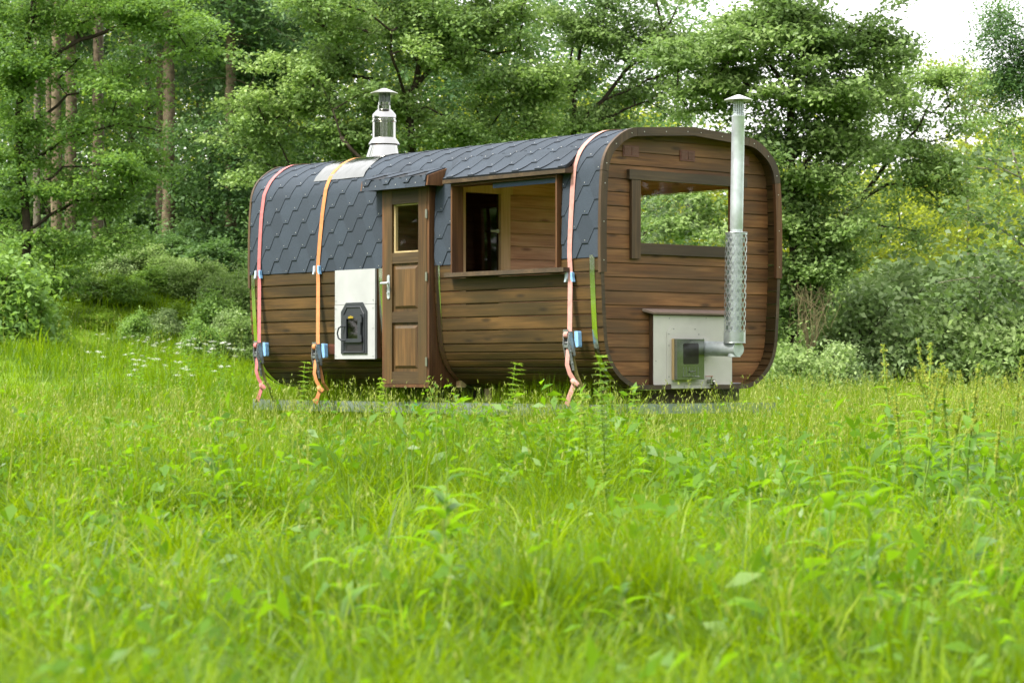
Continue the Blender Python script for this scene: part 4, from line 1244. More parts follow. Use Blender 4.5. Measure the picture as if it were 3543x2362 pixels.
tree('beech_sapling', 59, [(720, 640, 150, 70), (800, 780, 100, 90), (660, 850, 120, 80), (690, 500, 130, 50), (780, 480, 110, 80), (880, 640, 90, 120), (760, 930, 130, 70), (850, 880, 90, 90)],
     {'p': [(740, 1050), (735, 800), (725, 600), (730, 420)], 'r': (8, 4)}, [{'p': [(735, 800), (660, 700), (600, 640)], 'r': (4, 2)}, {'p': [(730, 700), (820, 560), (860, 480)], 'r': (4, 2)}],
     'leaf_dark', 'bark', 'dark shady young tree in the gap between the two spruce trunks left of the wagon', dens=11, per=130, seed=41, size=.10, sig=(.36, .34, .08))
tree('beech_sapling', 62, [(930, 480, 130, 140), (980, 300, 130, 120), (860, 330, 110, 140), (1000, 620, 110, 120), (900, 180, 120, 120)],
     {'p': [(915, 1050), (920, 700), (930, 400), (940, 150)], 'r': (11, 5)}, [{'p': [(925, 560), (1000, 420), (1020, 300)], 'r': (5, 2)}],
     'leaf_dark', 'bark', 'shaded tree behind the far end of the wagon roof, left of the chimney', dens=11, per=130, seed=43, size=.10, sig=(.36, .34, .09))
tree('yew_tree', 54, [(3500, 110, 70, 110), (3480, 240, 60, 80), (3540, 330, 80, 110), (3490, 430, 50, 60), (3450, 40, 60, 50, .6), (3560, 180, 70, 120)],
     {'p': [(3620, 1200), (3625, 700), (3610, 250), (3590, -100)], 'r': (20, 9)}, [{'p': [(3610, 330), (3560, 240), (3490, 250), (3450, 300)], 'r': (5, 2)}, {'p': [(3610, 250), (3550, 100), (3470, 60)], 'r': (5, 2)}, {'p': [(3615, 480), (3560, 400), (3490, 430)], 'r': (5, 2)}],
     'leaf_dark', 'bark', 'dark drooping tree reaching in at the top right corner', dens=26, per=150, seed=47, size=.075, sig=(.26, .26, .15), droop=.5)
tree('young_maple_tree', 38, [(3430, 600, 80, 90), (3500, 780, 90, 110), (3400, 800, 70, 80, .7), (3350, 960, 80, 55, .8), (3480, 980, 90, 90), (3530, 600, 60, 110), (3400, 1060, 90, 60, .7)],
     {'p': [(3590, 1240), (3580, 950), (3560, 700), (3500, 520)], 'r': (8, 4)}, [{'p': [(3580, 900), (3460, 800), (3390, 770)], 'r': (4, 2)}, {'p': [(3585, 1000), (3450, 960), (3340, 960)], 'r': (4, 2)}],
     'leaf_edge', 'bark_grey', 'young maple with large leaves at the right edge in front of the sunlit trees', dens=8, per=62, seed=53, size=.135, sig=(.24, .24, .10))
for i, (lob, tr_, lab) in enumerate((
        ([(3330, 300, 85, 130, 1.3), (3400, 330, 70, 120), (3300, 560, 80, 120), (3390, 480, 70, 160), (3260, 740, 80, 70), (3360, 760, 90, 110)], [(3345, 1200), (3350, 800), (3340, 400), (3335, 200)], 'slim sunlit yellow-green tree seen through the gap below the open sky'),
        ([(3440, 700, 90, 120), (3470, 480, 80, 120), (3450, 900, 100, 90)], [(3450, 1200), (3455, 800), (3460, 420)], 'mid-green tree rising behind the young large-leaved maple'),
        ([(3000, 950, 100, 60), (3120, 900, 110, 60), (3220, 880, 80, 60)], [(3120, 1200), (3115, 1000), (3110, 860)], 'low sunlit tree glowing under the slanting trunk right of the wagon'))):
    tree('sunlit_tree', 72 + 3 * i, lob, {'p': tr_, 'r': (7, 3)}, [], 'leaf_far' if i != 1 else 'leaf_maple', 'bark_grey', lab, dens=5, per=95, seed=60 + i, size=.12, sig=(.38, .38, .16))


# ------------------------------------------------------------------ spruces: long bare trunks, drooping sprays
def spruce_parts(h, r0, crown0, crown_r, seed, dead=26):
    g = np.random.default_rng(seed)
    sk = Skeleton(); sk.line([(0, 0, -.3), (.02, 0, h * .4), (0, .05, h)], r0, r0 * .15, 0.5, 0.012, g)
    base = len(sk.p)
    C = []
    for k in range(dead):                      # dead snags on the lower stem
        z = g.uniform(1.5, crown0 + 1); a = g.uniform(0, 2 * math.pi); L = g.uniform(.3, 1.3)
        q = np.array([math.cos(a), math.sin(a), -.25])
        sk.line([(0, 0, z), q * L * .5 + (0, 0, z), q * L + (0, 0, z - .12)], .010, .004, .25, .02, g)
    nz = int((h - crown0) / .32)
    for k in range(nz):
        z = crown0 + k * .32; rr = crown_r * (1 - .75 * (k / nz)) * g.uniform(.7, 1.1)
        for a in g.uniform(0, 2 * math.pi, 5):
            dr = np.array([math.cos(a), math.sin(a), 0])
            pts = [np.array([0, 0, z]), dr * rr * .5 + (0, 0, z - .05 * rr), dr * rr + (0, 0, z - .32 * rr)]
            sk.line(pts, .016, .005, .35, .02, g)
            for t in np.linspace(.18, 1, max(3, int(rr / .16))):
                p = dr * rr * t + np.array([0, 0, z - .32 * rr * t * t])
                C.append(p)
    C = np.array(C)
    V, Fq = sk.mesh(8)
    tm = np_mesh('trunk', V, [Fq], np.zeros(len(V)), M['bark_spruce'])
    per = 26; n = len(C) * per; ci = np.repeat(np.arange(len(C)), per)
    p = C[ci] + g.normal(size=(n, 3)) * np.array([.16, .16, .05])
    t = unit(g.normal(size=(n, 3)) * np.array([1, 1, .3]) + np.array([0, 0, -.75])); b = unit(np.cross(t, g.normal(size=(n, 3))))
    L = g.uniform(.12, .32, (n, 1)); W = .016
    v = np.stack([p, p + t * L * .4 + b * W, p + t * L, p + t * L * .4 - b * W], 1).reshape(-1, 3)
    cm = np_mesh('crown', v, [np.arange(n * 4).reshape(-1, 4)], np.repeat(g.uniform(0, 1, n), 4), M['needle'])
    return tm, cm


sp_a, sp_b = spruce_parts(23, .18, 8.6, 2.6, 5), spruce_parts(22, .15, 6.0, 3.0, 6)
GRP = 'spruce trees in the left forest'
for px, d, par, sc, lab in (
        (583, 60, sp_a, 1.0, 'thickest spruce with sunlit brown trunk, left of the wagon at the forest edge'),
        (556, 64, sp_a, .75, 'dark spruce trunk close behind the thickest sunlit one'),
        (797, 60, sp_b, 1.05, 'straight spruce trunk nearest the wagon with drooping needle branches high up'),
        (512, 68, sp_a, .62, 'thin spruce trunk just left of the thick sunlit spruce'),
        (455, 70, sp_a, .66, 'slim dark spruce stem in the middle of the left forest'),
        (340, 57, sp_a, .85, 'mottled lichen-grey trunk rising above the bank bushes'),
        (245, 63, sp_a, .95, 'dark trunk right of the twin trunks in the left forest'),
        (196, 61, sp_a, .85, 'right one of the twin spruce trunks near the left edge'),
        (170, 64, sp_b, .75, 'left one of the twin spruce trunks near the left edge'),
        (128, 58, sp_a, .52, 'pale thin stem farthest left in the forest'),
        (985, 66, sp_b, .8, 'spruce whose dark top drops branches just left of the chimney'),
        (690, 72, sp_b, .7, 'distant spruce between the thick trunk and the straight trunk')):
    x = (px - CX) / F_PX * d
    root = empty('spruce_tree', (x, d, float(ground_h(x, d))), random.uniform(0, 6), label=lab, cat='spruce', group=GRP)
    root.scale = (sc, sc, 1)
    obj('trunk', par[0], root); obj('crown', par[1], root)
    if px in (340, 128):
        root.children[0].data = par[0].copy(); root.children[0].data.materials[0] = M['bark_grey']


# ------------------------------------------------------------------ bushes
def bush_parts(seed, leaf, n_c=190, per=62, size=.085, bark='bark'):
    g = np.random.default_rng(seed)
    u = unit(g.normal(size=(n_c, 3))); u[:, 2] = np.abs(u[:, 2])
    rad = g.uniform(.35, 1, (n_c, 1)) ** .5
    lump = 1 + .28 * np.sin(u[:, :1] * 5 + seed) * np.cos(u[:, 1:2] * 4 - seed)
    C = u * rad * lump * np.array([.95, .8, 1.0]) + np.array([0, 0, .02])
    sk = Skeleton(); sk.line([(0, 0, -.1), (0, 0, .15)], .03, .02, .1)
    for k in range(7):
        a = k * .9; sk.line([(0, 0, .1), (.25 * math.cos(a), .2 * math.sin(a), .45), (.5 * math.cos(a), .4 * math.sin(a), .75)], .014, .007, .15, .01, g)
    sk.reach(C, g, rt=.0035, step=.2)
    V, Fq = sk.mesh(5)
    tm = np_mesh('stems', V, [Fq], np.zeros(len(V)), M[bark])
    V, f, r = leaf_quads(C, per, (.13, .13, .075), size, g)
    return tm, np_mesh('foliage', V, [f], r, M[leaf])


BP = {'edge': bush_parts(9, 'leaf_edge', size=.10, per=55), 'grey': bush_parts(1, 'leaf_bush'), 'dark': bush_parts(2, 'leaf_cool'), 'lime': bush_parts(3, 'leaf_lime', size=.11, per=45), 'green': bush_parts(4, 'leaf_beech', size=.10, per=52), 'shade': bush_parts(7, 'leaf_dark', size=.10, per=52)}


def bush(px, d, w, top, kind, label, group=None):
    x = (px - CX) / F_PX * d; z = float(ground_h(x, d))
    h = EYE + (HY - top) / F_PX * d - z
    root = empty('bush', (x, d, z), random.uniform(0, 6.28), label=label, cat='bush', group=group)
    zs = max(max(h, .3) / 1.12, .72 * w * d / F_PX)
    s = max(w * d / F_PX, zs / 1.25)
    root.scale = (s, s, zs)
    obj('stems', BP[kind][0], root); obj('foliage', BP[kind][1], root)


GL, GR, GU = 'bushes on the left forest bank', 'bushes along the right meadow edge', 'shrubs inside the left forest'
LB = 'rounded green bush growing on the grassy bank below the left forest'
for px, d, w, top, kind in ((120, 54, 110, 960, 'green'), (215, 55, 90, 1010, 'lime'), (300, 54.5, 120, 930, 'green'), (385, 54, 95, 985, 'grey'), (455, 55, 120, 905, 'dark'), (530, 53, 100, 985, 'green'), (600, 54, 115, 930, 'dark'), (640, 51, 95, 1050, 'lime'),
                            (690, 53, 125, 900, 'dark'), (740, 50, 100, 1020, 'green'), (790, 52, 120, 930, 'dark'), (850, 48.5, 85, 1085, 'dark'), (700, 48, 70, 1120, 'green'), (560, 50, 80, 1075, 'grey'), (470, 49, 75, 1085, 'green'), (880, 51, 100, 960, 'dark'), (920, 54, 120, 900, 'shade'), (760, 56, 140, 840, 'shade'), (585, 57, 120, 870, 'shade'), (350, 50, 70, 1075, 'lime'), (180, 57, 110, 880, 'green'), (270, 57.5, 110, 860, 'shade'), (420, 57, 120, 850, 'green'), (90, 56, 110, 900, 'dark'), (800, 49, 75, 1090, 'grey'), (320, 52, 105, 985, 'dark'), (420, 52, 110, 1000, 'green'), (240, 52.5, 95, 1010, 'dark')):
    bush(px, d, w, top, kind, LB, GL)
bush(-20, 45, 130, 850, 'green', 'bright fresh-green bush at the far left edge of the meadow')
bush(85, 46, 110, 1010, 'green', 'low fresh-green bush beside the bright one at the left edge')
bush(40, 52, 120, 850, 'green', 'taller bush behind the bright fresh-green bushes at the left edge')
RB = 'dense grey-green bush in the hedge along the right meadow edge'
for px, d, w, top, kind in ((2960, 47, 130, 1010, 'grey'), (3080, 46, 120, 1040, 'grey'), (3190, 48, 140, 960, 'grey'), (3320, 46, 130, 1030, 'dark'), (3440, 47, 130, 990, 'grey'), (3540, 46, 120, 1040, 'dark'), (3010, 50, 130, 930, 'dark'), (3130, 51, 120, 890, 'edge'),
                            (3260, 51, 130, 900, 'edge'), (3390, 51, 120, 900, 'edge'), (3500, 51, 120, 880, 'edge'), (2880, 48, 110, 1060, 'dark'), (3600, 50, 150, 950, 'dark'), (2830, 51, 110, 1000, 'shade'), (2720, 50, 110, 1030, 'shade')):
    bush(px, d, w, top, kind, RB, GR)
bush(2790, 43, 75, 1175, 'dark', 'low leafy bush at the meadow edge just right of the wagon corner')
bush(2870, 43.5, 60, 1205, 'grey', 'lowest small bush right of the wagon, in front of the dark hedge')
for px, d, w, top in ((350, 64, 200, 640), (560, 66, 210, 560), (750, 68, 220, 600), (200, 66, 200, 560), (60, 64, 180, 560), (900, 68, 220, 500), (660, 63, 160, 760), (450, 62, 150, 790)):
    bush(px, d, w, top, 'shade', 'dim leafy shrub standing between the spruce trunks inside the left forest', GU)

# pale arching twigs in the shade right of the wagon
g = np.random.default_rng(77)
root = empty('bramble', tuple(PP(2800, 1235, 44.5)), label='pale bare arching twigs hanging in the dark gap right of the wagon', cat='bramble')
sk = Skeleton(); o0 = PP(2800, 1235, 44.5); sk.line([o0 - (0, 0, .1), o0 + (0, 0, .1)], .012, .012, .1)
for k in range(26):
    a = PP(g.uniform(2740, 2880), g.uniform(970, 1030), 44.4); b = PP(g.uniform(2720, 2900), g.uniform(1080, 1215), 44.3 + g.uniform(-.3, .3))
    sk.line([o0, (o0 + a) / 2 + g.normal(size=3) * .1, a], .006, .005, .12, .012, g)
    sk.line([a, (a + b) / 2 + (g.uniform(-.25, .25), 0, .08), b], .005, .003, .1, .012, g)
V, Fq = sk.mesh(5); obj('twigs', np_mesh('twigs', V - o0, [Fq], np.zeros(len(V)), M['twig']), root)

# ------------------------------------------------------------------ the far wood, one mass of sunlit leaves and stems
g = np.random.default_rng(90)
n = 5200
d = g.uniform(76, 118, n); px = g.uniform(-500, 4000, n)
top = np.interp(px, [-500, 850, 1400, 1900, 2300, 2700, 3000, 3200, 3600, 4000], [-300, -300, 60, 260, 420, 560, 640, 620, 420, 300])
py = 1260 - (1260 - top) * g.uniform(0, 1, n) ** .85
C = np.stack([(px - CX) / F_PX * d, d, EYE + (HY - py) / F_PX * d], 1)
V, f, r = leaf_quads(C, 44, (.75, .75, .32), .26, g, up=.8)
me = np_mesh('far_wood', V, [f], r, M['leaf_far'])
obj('far_wood', me, label='sunlit yellow-green wood glimpsed far behind the trunks', cat='wood', kind='stuff')
n = 4200
y = g.uniform(-40, 46, n); x = -52 - g.uniform(0, 7, n); z = g.uniform(0, 1, n) ** .9 * (23 + 4 * np.sin(y * .35) + 2 * np.sin(y * .9))
m_ = 2600; a_ = g.uniform(-54, 60, m_)
x = np.concatenate([x, a_]); y = np.concatenate([y, -38 - g.uniform(0, 7, m_)]); z = np.concatenate([z, g.uniform(0, 1, m_) ** .9 * (18 + 3 * np.sin(a_ * .4))])
b_ = g.uniform(-38, 44, 2200)
x = np.concatenate([x, 52 + g.uniform(0, 7, 2200)]); y = np.concatenate([y, b_]); z = np.concatenate([z, g.uniform(0, 1, 2200) ** .9 * (15 + 3 * np.sin(b_ * .5))])
V, f, r = leaf_quads(np.stack([x, y, z], 1), 50, (.7, .7, .4), .48, g, up=.6)
me = np_mesh('forest_edge', V, [f], r, M['leaf_beech'])
obj('forest_edge', me, label='leafy forest edge around the other sides of the field, mirrored in the polished steel', cat='wood', kind='stuff')

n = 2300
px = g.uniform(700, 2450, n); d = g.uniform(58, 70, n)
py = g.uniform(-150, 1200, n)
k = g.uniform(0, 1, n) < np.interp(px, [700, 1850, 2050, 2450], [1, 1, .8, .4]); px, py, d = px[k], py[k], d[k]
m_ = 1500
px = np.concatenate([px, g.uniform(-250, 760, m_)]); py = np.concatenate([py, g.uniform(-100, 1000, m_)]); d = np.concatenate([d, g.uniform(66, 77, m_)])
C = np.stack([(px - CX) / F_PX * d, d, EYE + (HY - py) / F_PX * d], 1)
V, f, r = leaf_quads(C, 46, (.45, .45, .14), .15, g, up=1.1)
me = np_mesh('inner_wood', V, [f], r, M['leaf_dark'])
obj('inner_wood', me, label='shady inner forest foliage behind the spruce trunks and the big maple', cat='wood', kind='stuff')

# ------------------------------------------------------------------ grass
def vnoise(x, y, s, seed):
    gg = np.random.default_rng(seed); T = gg.uniform(0, 1, (64, 64))
    u, v = x / s, y / s
    i, j = np.floor(u).astype(int), np.floor(v).astype(int); a, b = u - i, v - j
    a, b = a * a * (3 - 2 * a), b * b * (3 - 2 * b)
    t = lambda p, q: T[p % 64, q % 64]
    return (t(i, j) * (1 - a) + t(i + 1, j) * a) * (1 - b) + (t(i, j + 1) * (1 - a) + t(i + 1, j + 1) * a) * b


cA = np.array([CAB_P[0], CAB_P[1]]); ex = np.array([math.cos(CAB_A), math.sin(CAB_A)]); ey = np.array([-ex[1], ex[0]])


def local(x, y):
    q = np.stack([x, y], -1) - cA; return q @ ex, q @ ey


def meadow_height(x, y):
    n1, n2 = vnoise(x + 50, y + 50, 1.6, 1), vnoise(x + 50, y + 50, .55, 2)
    n3 = vnoise(x + 30, y + 30, .33, 3)
    n4 = vnoise(x + 11, y + 11, .95, 4)
    h = (.15 + .20 * n1 + .12 * n2) * (.45 + .9 * n3) * (.35 + 1.25 * n4)
    h = h + .30 * sstep(9, 17, y) * (1 - .8 * sstep(21, 27, y) * sstep(0, -3, x)) * (.45 + .55 * n1 + .35 * n4)
    h = h + .16 * sstep(24, 30, y) * sstep(2, 5, x)
    return h


def scatter(n, y0, y1, g, pw=1.0, margin=1.3, pad=1.2):
    y = y0 + (y1 - y0) * g.uniform(0, 1, n) ** pw
    keep = g.uniform(0, 1, n) < (.215 * y * margin + pad) / (.215 * y1 * margin + pad)
    y = y[keep]
    x = g.uniform(-1, 1, len(y)) * (.215 * y * margin + pad)
    return x, y


def blades(x, y, h, w, lean, g, seg=3, z=None, tilt=None):
    n = len(x)
    base = np.stack([x, y, ground_h(x, y) - .02 if z is None else z], 1)
    a = g.uniform(0, 2 * math.pi, n)
    dr = np.stack([np.cos(a), np.sin(a), np.zeros(n)], 1)
    if tilt is not None: dr = unit(dr + tilt)
    b = a + math.pi / 2 + g.normal(size=n) * .6
    wd = np.stack([np.cos(b), np.sin(b), np.zeros(n)], 1)
    ts = {3: [0, .42, .76, 1], 2: [0, .55, 1]}[seg]
    ws = {3: [.75, 1, .62], 2: [.85, .9]}[seg]
    rows = []
    for k, t in enumerate(ts):
        c = base + np.stack([np.zeros(n), np.zeros(n), h * t * (1 - .28 * np.minimum(lean, 1.6) * t * t)], 1) + dr * (h * lean * t ** 2.2)[:, None]
        if k < seg:
            rows.append(c - wd * (w * ws[k] / 2)[:, None]); rows.append(c + wd * (w * ws[k] / 2)[:, None])
        else: rows.append(c)
    V = np.stack(rows, 1).reshape(-1, 3); m = 2 * seg + 1
    o = np.arange(n)[:, None] * m
    q = np.concatenate([o + np.array([[2 * k, 2 * k + 1, 2 * k + 3, 2 * k + 2]]) for k in range(seg - 1)])
    t = o + np.array([[2 * seg - 2, 2 * seg - 1, 2 * seg]])
    return V, q, t, m


def grass_object(name, parts, mat, label):
    Vs, Q, T, R, off = [], [], [], [], 0
    for V, q, t, m, r in parts:
        Vs.append(V); Q.append(q + off); T.append(t + off); R.append(np.repeat(r, m)); off += len(V)
    me = np_mesh(name, np.concatenate(Vs), [np.concatenate(Q), np.concatenate(T)], np.concatenate(R), mat)
    obj(name, me, label=label, cat='grass', kind='stuff')


g = np.random.default_rng(101)
parts = []
for n, y0, y1, w, seg in ((130000, 2.6, 8, .0075, 3), (260000, 8, 17, .0080, 3), (250000, 17, 30, .0090, 2), (190000, 30, 57, .014, 2)):
    x, y = scatter(n, y0, y1, g, .9)
    if y0 >= 30:                                    # grass climbs the bank on the left only
        k = (y < 47.5) | (x < -2); x, y = x[k], y[k]
    h = meadow_height(x, y) * g.uniform(.55, 1.15, len(x))
    lx, ly = local(x, y)
    und = (lx > -5.8) & (lx < .05) & (ly > .0) & (ly < 2.5)
    h = np.where(und, h * .55, h)
    if y0 < 5: h = np.minimum(h, .25 + .075 * y)
    lean = np.abs(g.normal(size=len(x))) * .55 + .12
    r = np.clip(.50 * vnoise(x + 90, y + 90, 1.4, 7) + .30 * vnoise(x + 60, y + 60, .35, 17) + .40 * g.uniform(0, 1, len(x)) - .10, 0, 1)
    V, q, t, m = blades(x, y, h, w * g.uniform(.6, 1.4, len(x)), lean, g, seg)
    parts.append((V, q, t, m, r))
for n, y0, y1, w, hh in ((800, 3.2, 9, .0105, .36), (800, 8, 16, .011, .46), (420, 15, 24, .011, .50)):
    x, y = scatter(n * 2, y0, y1, g, .85)
    per = 26
    h0 = hh * g.uniform(.6, 1.25, len(x)); rr = g.uniform(.1, 1, len(x)); sx_ = .05
    h0 = np.minimum(h0, .22 + .08 * y)
    X = np.repeat(x, per) + g.normal(size=len(x) * per) * sx_; Y = np.repeat(y, per) + g.normal(size=len(x) * per) * sx_
    H = np.repeat(h0, per) * g.uniform(.7, 1.15, len(X))
    lx, ly = local(X, Y); k = ~((lx > -6) & (lx < .3) & (ly > -.3) & (ly < 2.6)); X, Y, H = X[k], Y[k], H[k]
    R_ = np.clip(np.repeat(rr, per)[k] * .6 + .4 * g.uniform(0, 1, len(X)), 0, 1)
    V, q, t, m = blades(X, Y, H, w * g.uniform(.6, 1.25, len(X)), np.abs(g.normal(size=len(X))) * .55 + .25, g, 3)
    parts.append((V, q, t, m, R_))
for n, l0, l1, hmin, hmax in ((3400, .11, .24, .74, 1.06), (6500, -1.0, -.02, .45, .78), (9000, .12, .75, .55, .82), (5000, .75, 2.3, .45, .74)):
    lx, ly = g.uniform(-6.0, .25, n), g.uniform(l0, l1, n)
    q = cA + lx[:, None] * ex + ly[:, None] * ey
    V, q2, t, m = blades(q[:, 0], q[:, 1], g.uniform(hmin, hmax, n) * (.8 + .25 * vnoise(lx + 20, ly + 20, .6, 5)), .0075 * g.uniform(.6, 1.3, n), np.abs(g.normal(size=n)) * .22 + .05, g, 3)
    parts.append((V, q2, t, m, np.clip(.2 + .6 * g.uniform(0, 1, n), 0, 1)))
# side meadow left of the wagon, outside the picture but mirrored in the polished steel
x = g.uniform(-24, -4.5, 45000); y = g.uniform(12, 34, 45000)
k = np.abs(x) > .28 * y + 1.2; x, y = x[k], y[k]
V, q, t, m = blades(x, y, meadow_height(x, y) * g.uniform(.6, 1.1, len(x)), .022 * g.uniform(.6, 1.4, len(x)), np.abs(g.normal(size=len(x))) * .5 + .1, g, 2)
parts.append((V, q, t, m, g.uniform(0, 1, len(x))))
grass_object('meadow_grass', parts, M['grass'], 'bright green meadow grass covering the whole field')

# tall pale flowering stems with loose panicles
g = np.random.default_rng(102)
parts = []
for n, y0, y1, hh in ((350, 5, 12, .52), (2600, 12, 21.5, .84), (2600, 22, 34, .80), (4000, 30, 47, .80)):
    x, y = scatter(n * 2, y0, y1, g, .9)
    pn = vnoise(x + 20, y + 20, 2.2, 9)
    k = g.uniform(0, 1, len(x)) < pn * (np.where(y > 26, sstep(0, 3, x) + .15, 1)); x, y = x[k], y[k]
    lx, ly = local(x, y); k = ~((lx > -5.9) & (lx < .2) & (ly > -.15) & (ly < 2.6)); x, y = x[k], y[k]
    h = hh * g.uniform(.75, 1.2, len(x)); w = np.full(len(x), .0022 + .00016 * (y0 + y1) / 2)
    lean = np.abs(g.normal(size=len(x))) * .16 + .04
    V, q, t, m = blades(x, y, h, w, lean, g, 3)
    parts.append((V, q, t, m, g.uniform(0, 1, len(x))))
    tips = V.reshape(-1, 7, 3)[:, 6]; mid = V.reshape(-1, 7, 3)[:, 4]
    for k in range(9):                               # spikelets
        tt = g.uniform(0, 1, (len(x), 1)); pz = mid * (1 - tt) + tips * tt
        pz = pz + g.normal(size=pz.shape) * .010
        V2, q2, t2, m2 = blades(pz[:, 0], pz[:, 1], np.full(len(x), .03) * g.uniform(.6, 1.3, len(x)), np.full(len(x), .004 + .0002 * y0), np.full(len(x), .7), g, 2, z=pz[:, 2])
        parts.append((V2, q2, t2, m2, g.uniform(.3, 1, len(x))))
grass_object('flowering_grass', parts, M['grass_dry'], 'tall pale flowering grass stems swaying above the meadow')


# ------------------------------------------------------------------ broad-leaved herbs
def lance(base, az, L, W, rise, bend, n=5):
    """a long leaf: rows of three points along a drooping midrib"""
    dr = np.array([math.cos(az), math.sin(az), 0]); sd = np.array([-dr[1], dr[0], 0])
    rows = []
    for t in np.linspace(0, 1, n):
        c = base + dr * L * t * math.cos(rise * (1 - t) + .1) + np.array([0, 0, L * (math.sin(rise) * t - bend * t * t)])
        w = W * (math.sin(math.pi * min(1, .12 + t * .88)) ** .8) * .5 if t < 1 else .002
        rows.append([c - sd * w + (0, 0, w * .35), c, c + sd * w + (0, 0, w * .35)])
    return rows


def herb_mesh(name, leaves, mat, extra=None):
    V, Q, R, off = [], [], [], 0
    for rows, r in leaves:
        a = np.array(rows); m, w = a.shape[:2]
        V.append(a.reshape(-1, 3)); i = np.arange(m - 1)[:, None] * w + np.arange(w - 1)[None]
        Q.append(np.stack([i, i + 1, i + w + 1, i + w], -1).reshape(-1, 4) + off); R.append(np.full(m * w, r)); off += m * w
    return np_mesh(name, np.concatenate(V), [np.concatenate(Q)], np.concatenate(R), mat)


def stem_mesh(name, lines, mat):
    sk = Skeleton(); g_ = np.random.default_rng(3)
    sk.line([(0, 0, -.05), (0, 0, .02)], lines[0][1], lines[0][1], .05)
    for pts, r0, r1 in lines: sk.line(pts, r0, r1, .08, .002, g_)
    V, Fq = sk.mesh(5); return np_mesh(name, V, [Fq], np.full(len(V), .5), mat)


def spike_mesh(name, pts, mat, g, n=240, rad=.007, size=.012):
    p = np.array(pts); t = g.uniform(0, 1, n) * (len(p) - 1); i = np.minimum(t.astype(int), len(p) - 2); fr = (t - i)[:, None]
    C = p[i] * (1 - fr) + p[i + 1] * fr
    V, f, r = leaf_quads(C, 3, (rad, rad, rad), size, g, up=.3)
    return np_mesh(name, V, [f], r, mat)


def dock(seed, h=1.0, spikes=1):
    g = np.random.default_rng(seed); lv = []
    for k in range(9):
        lv.append((lance(np.array([0, 0, .03 + .02 * k]), k * 2.4 + g.uniform(-.4, .4), g.uniform(.20, .34), g.uniform(.055, .09), g.uniform(.6, 1.2), g.uniform(.35, .7)), g.uniform(.1, .9)))
    for k in range(14):
        z = h * (.14 + .048 * k); lv.append((lance(np.array([0, 0, z]), k * 2.4 + g.uniform(-.5, .5), g.uniform(.14, .25) * (1.1 - .045 * k), g.uniform(.04, .065) * (1.1 - .045 * k), g.uniform(.4, 1.0), g.uniform(.3, .6)), g.uniform(.2, 1)))
    ln = [([(0, 0, 0), (.01, .01, h * .5), (.02, -.01, h)], .006, .0035)]; sp = [[(.015, 0, h * .62), (.02, -.01, h)]]
    for k in range(spikes * 2):
        a = k * 2.1 + g.uniform(0, 1); z = h * g.uniform(.55, .75); e = (.10 * math.cos(a), .10 * math.sin(a), min(h * .96, z + .22)); ln.append(([(.01, 0, z), e], .004, .0025)); sp.append([((e[0] + .01) / 2, e[1] / 2, (e[2] + z) / 2), e])
    g2 = np.random.default_rng(seed + 50)
    V = [spike_mesh('seed_spike', s, M['spike'], g2, 60 if i else 90, rad=.004, size=.012) for i, s in enumerate(sp)]
    return stem_mesh('stem', ln, M['stem']), herb_mesh('leaves', lv, M['weed']), V


def dock_leafy(seed):
    g = np.random.default_rng(seed + 20); lv = []; h = (.62, .55, .7, .45, .5, .38)[seed]; nl = (15, 12, 17, 11, 14, 10)[seed]
    for k in range(nl):
        t = g.uniform(0, 1) if k else 1.0
        lv.append((lance(np.array([0, 0, h * (.05 + .9 * t)]), k * 2.4 + g.uniform(-.5, .5), g.uniform(.17, .27) * (1.15 - .55 * t), g.uniform(.045, .08) * (1.1 - .4 * t), g.uniform(.75, 1.35), g.uniform(.45, 1.0)), g.uniform(.1, 1)))
    return [('stem', stem_mesh('stem', [([(0, 0, 0), (.01, .01, h * .5), (.0, -.01, h)], .006, .003)], M['stem'])), ('leaves', herb_mesh('leaves', lv, M['weed']))]


def plant(name, x, y, parts, s, label, cat, group=None):
    root = empty(name, (x, y, float(ground_h(x, y))), random.uniform(0, 6.28), label=label, cat=cat, group=group)
    root.scale = (s * random.uniform(.85, 1.2), s * random.uniform(.85, 1.2), s)
    root.rotation_euler = (random.gauss(0, .13), random.gauss(0, .13), random.uniform(0, 6.28))
    for nm, me in parts: obj(nm, me, root)
    return root


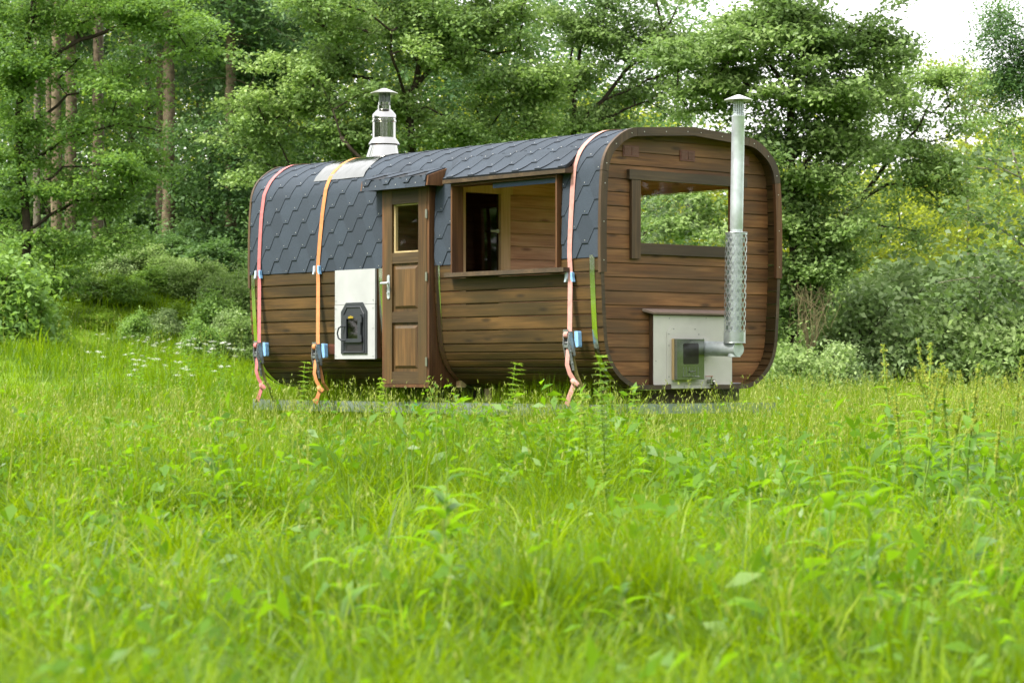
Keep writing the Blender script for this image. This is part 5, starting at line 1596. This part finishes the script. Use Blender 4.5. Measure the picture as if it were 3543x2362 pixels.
DK = [dock(1, 1.0, 1), dock(2, .85, 0), dock(5, 1.1, 1)]
DKP = [[('stem', a), ('leaves', b)] + [('seed_spike', c) for c in s] for a, b, s in DK]
LEAFY = [dock_leafy(i) for i in range(6)]
GD, GL2 = 'tall dock plants right of the wagon', 'leafy herbs scattered in the foreground grass'
for px, d, top, i in ((3165, 13.0, 1260, 1), (3235, 13.2, 1290, 1), (3290, 13.7, 1245, 1), (3130, 13.9, 1310, 1), (3370, 13.4, 1300, 1), (3420, 14.2, 1270, 1), (3190, 13.5, 1185, 0), (3260, 14.2, 1170, 2), (3330, 13.0, 1200, 1), (3120, 15, 1190, 1), (3240, 11.5, 1330, 0), (3060, 12.2, 1420, 1), (2950, 11.2, 1480, 0), (3150, 10, 1480, 2), (3400, 12, 1340, 1), (3480, 15, 1230, 0),
                      (2820, 12.5, 1430, 2), (2700, 11, 1500, 1), (2880, 9, 1600, 0), (3300, 9.2, 1560, 1), (3020, 8.2, 1680, 2), (2560, 12, 1440, 1), (1580, 10.2, 1440, 1), (1500, 8.4, 1690, 2), (2150, 7.4, 1800, 2), (760, 12.5, 1450, 0), (3450, 8, 1750, 2), (1240, 7.2, 1850, 1), (90, 8.2, 1800, 0)):
    x = (px - CX) / F_PX * d; z = float(ground_h(x, d)); h = EYE + (HY - top) / F_PX * d - z
    if px > 3050 and top < 1345: plant('dock_plant', x, d, DKP[i], max(.3, h / (1.0, .85, 1.1)[i]), 'tall dock plant with yellow-green seed spikes standing up right of the wagon', 'dock plant', GD)
    else: plant('leafy_herb', x, d, LEAFY[(i + 3 * (px % 2 + px // 10 % 2)) % 6], min(.95, max(.35, h / .62)), 'leafy green herb with long drooping leaves standing in the foreground grass', 'wild plant', GL2)


def whorled(seed, h=1.0):
    """slender upright plant with close ladder-like pairs of small leaves"""
    g = np.random.default_rng(seed); lv = []
    z = .12
    while z < h:
        k = 1 - .45 * z / h
        for a in g.uniform(0, 6.28) + np.arange(8) * .785:
            lv.append((lance(np.array([0.02 * math.sin(z * 4), 0, z]), a, .066 * k * g.uniform(.7, 1.3), .016, g.uniform(.4, 1.1), .5, 3), g.uniform(.3, 1)))
        z += .030
    return stem_mesh('stem', [([(0, 0, 0), (.02, 0, h * .5), (.0, .01, h)], .005, .002)], M['stem']), herb_mesh('leaves', lv, M['leaf_lime'])


WH = [whorled(1, 1.0), whorled(2, .8)]
GW = 'slender whorled plants in front of the wagon'
for px, d, top, i in ((2112, 12.5, 1225, 0), (2090, 13.2, 1350, 1), (1705, 14.5, 1250, 0), (1300, 16, 1290, 0), (1010, 16.5, 1250, 0), (2250, 14.5, 1330, 1)):
    x = (px - CX) / F_PX * d; z = float(ground_h(x, d)); h = EYE + (HY - top) / F_PX * d - z
    plant('whorled_plant', x, d, [('stem', WH[i][0]), ('leaves', WH[i][1])], max(.3, h / (1.0, .8)[i]), 'slender upright plant with ladder-like whorls of small leaves in the tall grass', 'wild plant', GW)


def umbel(seed, h=.9):
    g = np.random.default_rng(seed); lv, ln, hd = [], [([(0, 0, 0), (.0, .01, h * .6), (.02, 0, h)], .005, .003)], [np.array([.02, 0, h])]
    for k in range(3):
        a = k * 1.9; z = h * g.uniform(.45, .7); e = np.array([.16 * math.cos(a), .16 * math.sin(a), h * g.uniform(.8, 1.0)]); ln.append(([(0, 0, z), tuple(e)], .003, .002)); hd.append(e)
    for k in range(16): lv.append((lance(np.array([0, 0, h * (.08 + .045 * k)]), k * 2.4, g.uniform(.14, .24) * (1.1 - .04 * k), .07 * (1.1 - .04 * k), .6, .4), g.uniform(.3, 1)))
    return stem_mesh('stem', ln, M['stem']), herb_mesh('leaves', lv, M['weed']), hd


V, f, r = leaf_quads(np.zeros((1, 3)), 60, (.024, .024, .008), .012, np.random.default_rng(4), up=1.5, wr=.9)
HEAD = np_mesh('flower_head', V, [f], r, M['petal'])
UM = [umbel(1), umbel(2, .8)]
GF = 'white flowering plants at the left meadow edge'
g = np.random.default_rng(7)
for px, d, top in ((450, 43, 1145), (500, 42, 1150), (515, 41, 1165), (600, 42, 1155), (640, 41.5, 1150), (665, 42, 1160), (690, 41, 1170), (720, 41.5, 1178), (770, 40, 1185), (800, 39, 1205), (350, 43, 1155), (490, 39, 1215), (450, 38.5, 1205), (530, 37, 1240), (620, 36.5, 1250), (650, 36, 1255), (760, 35.5, 1265), (505, 36, 1235), (340, 37, 1215)):
    x = (px - CX) / F_PX * d; z = float(ground_h(x, d)); h = EYE + (HY - top) / F_PX * d - z
    u = UM[int(g.integers(2))]
    rt_ = plant('white_flower_plant', x, d, [('stem', u[0]), ('leaves', u[1])], min(max(.4, h / .9), 1.3), 'plant with small white flower heads at the left meadow edge beside the wagon', 'wild flower', GF)
    for q in u[2]: obj('flower_head', HEAD, rt_, tuple(q))

# low broad leaves between the blades
g = np.random.default_rng(55)
x, y = scatter(13000, 3.0, 20, g, .8)
k = g.uniform(0, 1, len(x)) < .25 + .9 * (vnoise(x + 7, y + 7, 1.3, 12) > .52); x, y = x[k], y[k]
hz = meadow_height(x, y)
hz = np.minimum(hz, .25 + .07 * y)
C = np.stack([x, y, ground_h(x, y) + hz * g.uniform(.35, .95, len(x))], 1)
V, f, r = leaf_quads(C, 5, (.06, .06, .05), .062, g, up=.6, wr=.42, fold=.35)
x, y = scatter(6500, 3.4, 19, g, .85)
k = g.uniform(0, 1, len(x)) < .12 + .75 * (vnoise(x + 3, y + 3, 1.7, 14) > .5) * (.25 + .75 * sstep(-1.0, 1.0, x)); x, y = x[k], y[k]
C2 = np.stack([x, y, ground_h(x, y) + np.minimum(meadow_height(x, y), .2 + .06 * y) * g.uniform(.5, 1.0, len(x))], 1)
V2, f2, r2 = leaf_quads(C2, 5, (.07, .07, .05), .115, g, up=.5, wr=.40, fold=.4)
V, f, r = np.concatenate([V, V2]), np.concatenate([f, f2 + len(V)]), np.concatenate([r, r2])
me = np_mesh('ground_cover', V, [f], r, M['weed'])
obj('ground_cover', me, label='small broad leaves of meadow herbs between the grass blades', cat='ground cover', kind='stuff')
